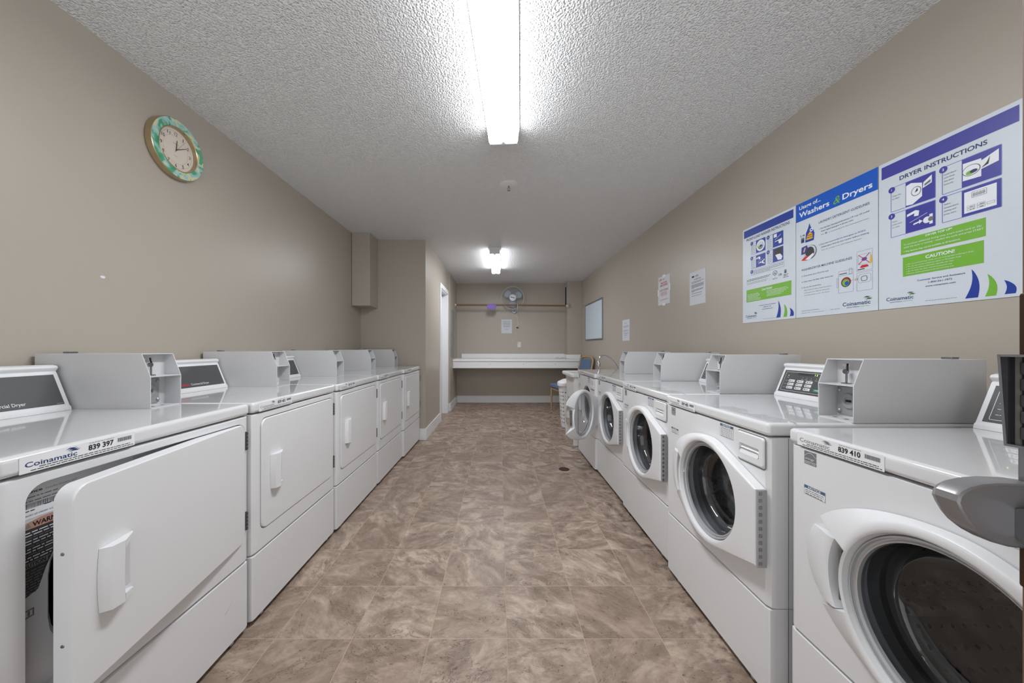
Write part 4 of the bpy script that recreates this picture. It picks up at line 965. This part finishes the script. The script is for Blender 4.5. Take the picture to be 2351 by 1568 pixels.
# papers on the counter
b = MB(); x0, y0 = 1.12, 6.99
pts = [(x0, y0-.08), (x0+.03, y0+.06), (x0+.20, y0+.04), (x0+.25, y0-.10)]
nn = 8; vs = []
for j in range(3):
    for i in range(nn+1): s_ = i/nn; vs.append((x0+s_*.22, y0-.16+j*.07, .9325+.022*abs(sin(s_*2*pi))+.003*j))
b.add(vs, [(j*(nn+1)+i, j*(nn+1)+i+1, (j+1)*(nn+1)+i+1, (j+1)*(nn+1)+i) for j in range(2) for i in range(nn)], 'paper')
tag(b.build('crumpled_paper', angle=60), 'crumpled sheet of paper lying on the right of the folding counter', 'paper')
# notice on the back wall
t = thing('paper_notice', 'white notice on the back wall below the fan', 'notice', (5*7.28/800, YB-.0005, EYE+33*7.28/800), 0, 'printed notices taped up on the walls')
b = MB(); b.box(0, .222, -.001, 0, 0, .288, 'paper'); b.build('sheet', t)
b = MB()
for k in range(7): b.words(.038+.006*(k in (5, 6)), .185-.006*(k in (5, 6)), .240-k*.0185, .009, 'ink_grey', -.0014, rnd)
b.words(.075, .15, .08, .009, 'ink_grey', -.0014, rnd); b.build('lettering', t)
# outlet with plugged cord
t = thing('wall_outlet', 'white duplex outlet on the back wall above the counter', 'outlet', ((1192-1146)*7.28/800, YB-.0005, EYE+7*7.28/800))
b = MB(); b.box(-.037, .037, -.006, 0, -.058, .058, 'cord', r=.003); b.build('cover_plate', t)
for z in (-.024, .024):
    b = MB(); b.box(-.015, .015, -.0085, -.005, z-.014, z+.014, 'plastic', r=.004); b.quad(-.007, -.005, z-.004, z+.006, 'black', -.0088); b.quad(.005, .007, z-.004, z+.006, 'black', -.0088); b.build('socket', t)
b = MB(); b.add([(.282+.0, YB-.0004, EYE+.137), (.29, YB-.0004, EYE+.13)], [], 'white_paint'); 
for (x_, y_) in ((1177, 782), (1184.5, 790)): 
    b.lathe([(0, -.010), (.005, -.008), (.006, 0)], PX(x_, y_, YB), 'plastic', 'y', 12)
tag(b.build('wall_anchor'), 'two small white wall plugs left of the outlet', 'wall plug')
# electrical panel on the alcove wall
t = thing('electrical_panel', 'grey metal breaker panel on the alcove wall left of the counter', 'electrical panel', (XE+.0005, 6.58, .955), pi/2)
b = MB(); b.box(-.20, .20, -.012, 0, 0, .90, 'panel_metal', r=.003); b.build('cover', t)
b = MB(); b.box(-.16, .16, -.018, -.012, .05, .85, 'panel_metal', r=.002); dr_ = b.build('panel_door', t)
b = MB(); b.box(-.15, -.135, -.022, -.018, .40, .46, 'panel_dark', r=.002); b.build('latch', dr_)
# hanging rod
YR = 6.98
t = thing('hanging_rod', 'brown wooden clothes rod spanning the far alcove', 'rod', (0, YR, 1.998))
b = MB(); b.tube([(XE+.004, 0, .004), (.3, 0, .0), (XC-.019, 0, -.012)], .0165, 'wood', 14); b.build('pole', t, angle=60)
for x_, s_ in ((XE+.0005, 1), (XC-.0205, -1)):
    b = MB(); b.lathe([(.028, 0), (.028, s_*.006), (.021, s_*.008), (.021, s_*.028)] if s_ > 0 else [(.021, -.014), (.021, .012), (.028, .014), (.028, .020)], (x_, 0, .003 if s_ > 0 else -.012), 'cord', 'x', 20, cap=True); b.build('socket', t)
# column side must carry the rod: bracket block
b = MB(); b.box(XC-.0003, XC+.02, YR-.035, YC+.0, 1.95, 2.03, 'wall_paint'); struct(b.build('trim_rod_block', smooth=False))
# purple cloth
b = MB(); nn = 12; rows = []
for i in range(nn+1):
    s_ = i/nn; x_ = PX(1118.5+20*s_, 0, YR-.02)[0]; dz = -.065-.030*sin(pi*s_)-(.012 if i % 3 == 0 else 0); row = []
    for ang, r_ in ((150, .019), (110, .0195), (70, .0195), (20, .020)): row.append((x_, YR-r_*cos(radians(180-ang)) if False else YR+r_*cos(radians(ang)), 2.0+r_*sin(radians(ang))))
    row = [(x_, YR+.022, 2.0-.035)]+row[::-1][0:0]+[(x_, YR+.021, 2.0)]+[(x_, YR+.0205*cos(radians(a_)), 2.0+.0205*sin(radians(a_))) for a_ in (40, 90, 140)]+[(x_, YR-.021, 2.0), (x_+.004*sin(i*1.7), YR-.024, 2.0+dz*.5), (x_+.006*sin(i*2.1), YR-.026, 2.0+dz)]
    rows.append(row)
b.loft(rows, 'cloth_purple', close=False)
o_ = tag(b.build('cloth', angle=70), 'small purple cloth draped over the wooden rod', 'cloth'); md = o_.modifiers.new('s', 'SOLIDIFY'); md.thickness = .0025
# ------------------------------------------------------------------ wall fan
fc = PX(1177, 684, 7.12)
t = thing('wall_fan', 'round grey-blue wall fan mounted on the back wall behind the rod', 'fan', (fc[0], YB, fc[2]))
yf = 7.10-YB; Rf = .229
def circle(R_, y, n=64): return [(R_*cos(2*pi*i/n), y, R_*sin(2*pi*i/n)) for i in range(n)]
b = MB(); b.tube(circle(Rf, yf), .0055, 'cord', 8, closed=True); b.tube(circle(Rf*.99, yf+.012), .004, 'fan_plastic', 6, closed=True); b.build('cage_rim', t, angle=80)
b = MB()
for k in range(72):
    a = 2*pi*k/72; pf = [(.07+(Rf-.07)*s_, yf-.028*sqrt(max(0, 1-((.07+(Rf-.07)*s_)/Rf)**2))) for s_ in (0, .25, .5, .75, 1)]
    b.tube([(r_*cos(a), y, r_*sin(a)) for r_, y in pf], .0009, 'fan_plastic', 4)
for R_ in (.12, .17): b.tube(circle(R_, yf-.028*sqrt(1-(R_/Rf)**2), 48), .0011, 'fan_plastic', 4, closed=True)
b.build('front_grille', t)
b = MB()
for k in range(36):
    a = 2*pi*k/36; b.tube([(r_*cos(a), yf+.012+.06*(1-(r_/Rf)**2), r_*sin(a)) for r_ in (.05, .14, Rf)], .0009, 'fan_plastic', 4)
b.build('rear_grille', t)
b = MB(); b.lathe([(0, -.034), (.045, -.034), (.066, -.030), (.069, -.024), (.069, -.015)], (0, yf, 0), 'poster_white', n=40); hb = b.build('badge', t)
b = MB(); b.quad(-.045, -.018, -.007, .010, 'poster_blue', yf-.0345, X=Matrix.Rotation(radians(13), 4, 'Y')); b.quad(-.020, .045, -.006, .006, 'poster_blue', yf-.0345, X=Matrix.Rotation(radians(13), 4, 'Y')); b.build('lettering', hb)
for k in range(3):
    a0 = radians((30, 142, 268)[k]); b = MB(); rows = []
    for i in range(9):
        s_ = i/8; r_ = .045+(.155)*s_; half = .18+.42*sin(pi*min(1, s_*.8+.1)); 
        if i == 8: half *= .55
        rows.append([(r_*cos(a0+half*q), yf+.02+.012*q, r_*sin(a0+half*q)) for q in (-1, -.6, -.2, .2, .6, 1)])
    b.loft(rows, 'blade', close=False); bl = b.build('blade', t, angle=80); md = bl.modifiers.new('s', 'SOLIDIFY'); md.thickness = .003
b = MB(); b.lathe([(0, -.005), (.042, 0), (.05, .02), (.055, .06), (.045, .11), (0, .115)], (0, yf+.03, 0), 'fan_plastic', n=32); b.build('motor_housing', t)
b = MB(); b.prism([(x_*.052, z_) for x_, z_ in ((-1, -.13), (-1.05, -.22), (-.8, -.275), (-.35, -.305), (.35, -.305), (.8, -.275), (1.05, -.22), (1, -.13), (.8, .0), (-.8, .0))], -.05, -.002, 'fan_plastic', 'y', r=.008, X=Matrix.Translation((.035, 0, 0)))
b.box(.0, .05, yf+.08, -.02, -.07, .02, 'fan_plastic', r=.008)
b.quad(.012, .058, -.262, -.252, 'ink_blue', -.0515); b.build('wall_bracket', t)
# cord: hangs over the rod, switch, then to the outlet
def cpt(x_, y_, Z): return PX(x_, y_, Z)
b = MB(); path = [cpt(1184, 712, 7.235), cpt(1187, 706, 7.10), (cpt(1188.6, 698, YR+.02)[0], YR+.012, 2.021), (cpt(1188.7, 698, YR-.02)[0], YR-.016, 2.02), cpt(1188.6, 702, YR-.026), cpt(1187.5, 712, YR-.02), cpt(1189.3, 717, 7.1), cpt(1188, 726, 7.24), cpt(1189.5, 740, 7.262), cpt(1191, 748, 7.262), cpt(1186.5, 750, 7.262), cpt(1184.2, 757, 7.262), cpt(1184, 763, 7.262), cpt(1186.2, 768, 7.262), cpt(1185.5, 776, 7.262), cpt(1187, 782, 7.262), cpt(1190, 786, 7.262), (cpt(1192, 789, 7.262)[0]-.005, 7.258, EYE+.0837)]
def smooth_path(p_, n=6):
    p_ = [Vector(q) for q in p_]; out = []
    for i in range(len(p_)-1):
        a_, b_, c_, d_ = p_[max(i-1, 0)], p_[i], p_[i+1], p_[min(i+2, len(p_)-1)]
        for k in range(n):
            s_ = k/n; out.append(.5*((2*b_)+(-a_+c_)*s_+(2*a_-5*b_+4*c_-d_)*s_**2+(-a_+3*b_-3*c_+d_)*s_**3))
    out.append(p_[-1]); return out
X = Matrix.Translation((-fc[0], -YB, -fc[2]))
b.tube(smooth_path(path), .0042, 'cord', 8, X=X); cd = b.build('power_cord', t, angle=80)
b = MB(); q = cpt(1188, 752.5, 7.262); b.box(-.026, .026, -.009, .009, -.008, .008, 'black', r=.005, X=X @ Matrix.Translation(q) @ Matrix.Rotation(radians(22), 4, 'Y')); b.build('cord_switch', cd)

# ------------------------------------------------------------------ armchair in the corner
t = thing('side_chair', 'wooden chair with blue fabric seat and back, tucked in the far right corner', 'chair', (1.245, 6.20, 0), radians(-78))
# local: facing -y
for sx in (-1, 1):
    b = MB(); b.tube([(sx*.235, -.245, 0), (sx*.235, -.245, .25), (sx*.235, -.24, .41)], [.014, .018, .02], 'wood_chair', 10); b.build('leg', t, angle=60)
    b = MB(); b.tube(smooth_path([(sx*.25, .30, 0), (sx*.25, .25, .42), (sx*.25, .29, .70), (sx*.245, .335, .90)]), .019, 'wood_chair', 10); b.build('leg', t, angle=60)
b = MB(); b.tube(smooth_path([(-.247, .325, .86), (-.235, .338, .93), (-.17, .35, .975), (0, .355, .985), (.17, .35, .975), (.235, .338, .93), (.247, .325, .86)]), .02, 'wood_chair', 10); b.tube([(-.25, .285, .56), (.25, .285, .56)], .014, 'wood_chair', 8); b.build('top_rail', t, angle=60)
b = MB(); b.box(-.235, .235, -.25, .25, .39, .43, 'wood_chair', r=.006); b.build('seat_frame', t)
b = MB(); b.box(-.245, .245, -.27, .25, .425, .50, 'fabric', r=.025, seg=4); b.build('seat', t)
b = MB(); b.box(-.205, .205, -.03, .03, 0, .37, 'fabric', r=.018, seg=3, X=Matrix.Translation((0, .292, .575)) @ Matrix.Rotation(radians(-8), 4, 'X')); b.build('backrest', t)

# ------------------------------------------------------------------ utility sink with faucet, jug, hamper
sx0, sx1, sy0, sy1 = .855, 1.40, 4.06, 4.60
t = thing('utility_sink', 'white plastic laundry tub on legs just past the last washer', 'sink', (1.13, 4.33, 0))
X = Matrix.Translation((-1.13, -4.33, 0)); n = 6
b = MB(X)
def rz_(k, z, r_=.04): return [(u, v, z) for u, v in rr(sx0+k, sx1-k, sy0+k, sy1-k, r_, n)]
b.loft([rz_(.055, .50), rz_(.032, .53), rz_(.015, .80), rz_(-.02, .805), rz_(-.024, .815), rz_(-.024, .838), rz_(-.018, .845), rz_(.03, .845), rz_(.04, .835), rz_(.055, .56), rz_(.08, .53)], 'plastic', cap0=True, cap1=True); b.build('basin', t)
for lx in (sx0+.02, sx1-.06):
    for ly in (sy0+.015, sy1-.05):
        b = MB(X); b.prism([(lx, ly), (lx+.045, ly), (lx+.045, ly+.008), (lx+.008, ly+.008), (lx+.008, ly+.04), (lx, ly+.04)], 0, .53, 'plastic', 'z'); b.build('leg', t)
t2 = thing('faucet', 'chrome gooseneck faucet rising behind the last washer', 'faucet', (1.50, 4.33, .60))
b = MB(); pth = smooth_path([(0, 0, .0), (-.01, 0, .12), (-.03, 0, .30), (-.10, 0, .40), (-.17, 0, .445), (-.235, 0, .44), (-.262, 0, .40), (-.262, 0, .37)]); b.tube(pth, .010, 'chrome', 12); b.build('spout', t2, angle=80)
b = MB(); b.lathe([(.012, -.06), (.022, -.055), (.024, -.02), (.018, 0), (.010, .01)], (-.262, 0, .37), 'chrome', 'z', 20, cap=True); b.build('spray_head', t2)
b = MB(); b.box(-.03, .10, -.12, .12, -.02, .02, 'chrome', r=.01); b.build('faucet_body', t2)
b = MB(); b.box(1.50, XR(4.33)-.002, 4.20, 4.46, .48, .58, 'laminate', r=.005); tag(b.build('faucet_shelf'), 'white ledge on the right wall behind the laundry tub', 'ledge')
t = thing('detergent_jug', 'grey-white plastic jug standing on the floor under the laundry tub', 'jug', (.985, 4.50, 0))
b = MB(); b.loft([[(u, v, z) for u, v in rr(-.085+k, .085-k, -.055+k, .055-k, .03, n)] for k, z in ((.006, 0), (0, .006), (0, .17), (.015, .20), (.035, .225), (.045, .23))], 'jug', cap0=True, cap1=True); b.build('bottle', t, angle=40)
b = MB(); b.lathe([(.022, 0), (.022, .03), (0, .03)], (0, 0, .228), 'plastic', 'z', 20); b.build('cap', t)
b = MB()
for k in range(4): b.words(-.05, .05, .14-.02*k, .008, 'ink_grey', -.0555, rnd)
b.quad(-.03, .03, .165, .172, 'ink_grey', -.0555); b.build('jug_label', t)
# hamper
t = thing('laundry_hamper', 'tall white perforated plastic hamper with a domed lid, beside the laundry tub', 'hamper', (1.075, 5.10, 0))
b = MB(); NX, NZ = 40, 22; Hh = .60
def hp(i, j):
    s_ = j/NZ; a = 2*pi*i/NX; ex = .165+.035*s_; ey = .125+.025*s_
    ca, sa = cos(a), sin(a); e_ = .62
    return (ex*math.copysign(abs(ca)**e_, ca), ey*math.copysign(abs(sa)**e_, sa), .002+Hh*s_)
vs = [hp(i, j) for j in range(NZ+1) for i in range(NX)]; fs = []
for j in range(NZ):
    for i in range(NX):
        if 2 <= j <= NZ-4 and i % 2 == 0 and (j % 2 == 0): 
            # oval hole: a smaller quad ring around an opening
            q = [Vector(vs[j*NX+i]), Vector(vs[j*NX+(i+1) % NX]), Vector(vs[(j+1)*NX+(i+1) % NX]), Vector(vs[(j+1)*NX+i])]; c = sum(q, Vector())/4
            k0 = len(vs); vs += [tuple(c+(p_-c)*.72) for p_ in q]; o4 = [j*NX+i, j*NX+(i+1) % NX, (j+1)*NX+(i+1) % NX, (j+1)*NX+i]
            for z in range(4): fs.append((o4[z], o4[(z+1) % 4], k0+(z+1) % 4, k0+z))
        else: fs.append((j*NX+i, j*NX+(i+1) % NX, (j+1)*NX+(i+1) % NX, (j+1)*NX+i))
fs.append(tuple(range(NX))[::-1])
b.add(vs, fs, 'plastic'); hb = b.build('basket', t, angle=50); md = hb.modifiers.new('s', 'SOLIDIFY'); md.thickness = .003
b = MB(); loops = []
for sc_, z in ((1.07, .59), (1.09, .60), (1.09, .635), (1.04, .65), (.7, .685), (.3, .70), (.01, .703)):
    loops.append([(vs[NZ*NX+i][0]*sc_, vs[NZ*NX+i][1]*sc_, z) for i in range(NX)])
b.loft(loops, 'plastic'); b.build('lid', t, angle=40)

# ------------------------------------------------------------------ entrance door with keypad lock, right foreground
t = thing('entrance_door', 'brown wooden entrance door standing open, seen edge on at the right border', 'door', (.70, .467, 0))
b = MB(); b.box(0, .045, -.90, 0, .01, 2.05, 'door_wood', r=.002); b.build('door_leaf', t)
XX = Matrix.Translation((-.70, -.467, 0))
b = MB(XX); b.box(.690, .7003, .405, .4640, .832, 1.222, 'bronze', r=.004); pl = b.build('lock_plate', t)
b = MB(XX)
# keypad hood: four walls round a recessed keypad, standing out more at the top
zt, zb = 1.140, 1.0195; xo_t, xo_b = .660, .669
def hood(y0, y1, z0, z1, xa_, xb_, m): 
    b.add([(xa_, y0, z1), (.691, y0, z1), (.691, y0, z0), (xb_, y0, z0), (xa_, y1, z1), (.691, y1, z1), (.691, y1, z0), (xb_, y1, z0)], [(0, 1, 2, 3), (7, 6, 5, 4), (0, 4, 5, 1), (1, 5, 6, 2), (2, 6, 7, 3), (3, 7, 4, 0)], m)
def xo(z): return xo_b+(xo_t-xo_b)*(z-zb)/(zt-zb)
hood(.4592, .462, zb, zt, xo_t, xo_b, 'lock_grey'); hood(.376, .3788, zb, zt, xo_t, xo_b, 'lock_grey'); hood(.378, .460, zt-.003, zt, xo_t, xo(zt-.003), 'lock_grey'); hood(.378, .460, zb, zb+.003, xo(zb+.003), xo_b, 'lock_grey')
b.box(.6705, .6906, .4572, .4592, zb+.003, zt-.003, 'lock_dark'); b.box(.680, .6908, .378, .4595, zb+.002, zt-.002, 'lock_dark')
kp = b.build('keypad_housing', pl, smooth=False)
for k in range(5):
    b = MB(XX); b.box(.674, .6805, .382, .4515, 1.030+k*.021, 1.046+k*.021, 'panel_dark', r=.002); b.build('keypad_button', kp)
b = MB(XX); b.box(.677, .6805, .453, .4572, zb+.003, zt-.003, 'spray_dirt'); b.build('keypad_trim', kp)
b = MB(XX); b.box(.686, .6905, .40, .4615, .966, 1.02, 'lock_grey', r=.003); b.build('escutcheon', pl)
# lever: thick flattened grip with bevelled end
OUT = [(2197, 1152), (2201, 1137), (2211, 1127), (2228, 1118), (2258, 1111), (2300, 1108), (2360, 1111), (2440, 1122), (2440, 1262), (2351, 1262), (2318, 1258), (2290, 1250), (2262, 1235), (2238, 1216), (2220, 1195), (2205, 1170)]
out2 = [((x_-1146)*.445/800, EYE-(y_-798)*.445/800) for x_, y_ in OUT]; cx_, cz_ = .648, .926
def shr(k, dk=0): return [(cx_+(a-cx_)*k+dk, cz_+(c-cz_)*k) for a, c in out2]
b = MB(XX); b.loft([L3(shr(.80), .4762), L3(shr(.93), .4745), L3(shr(1), .468), L3(shr(1), .451), L3(shr(.975), .4465), L3(shr(.93), .445), L3(shr(.915), .446), L3(shr(.80), .4462)], 'lever_grey', cap0=True, cap1=True)
lv = b.build('lever_handle', pl, angle=24)
b = MB(XX); b.lathe([(.022, .660), (.022, .6905)], (0, .432, .925), 'lock_grey', 'x', 24, cap=True); b.build('spindle', pl)
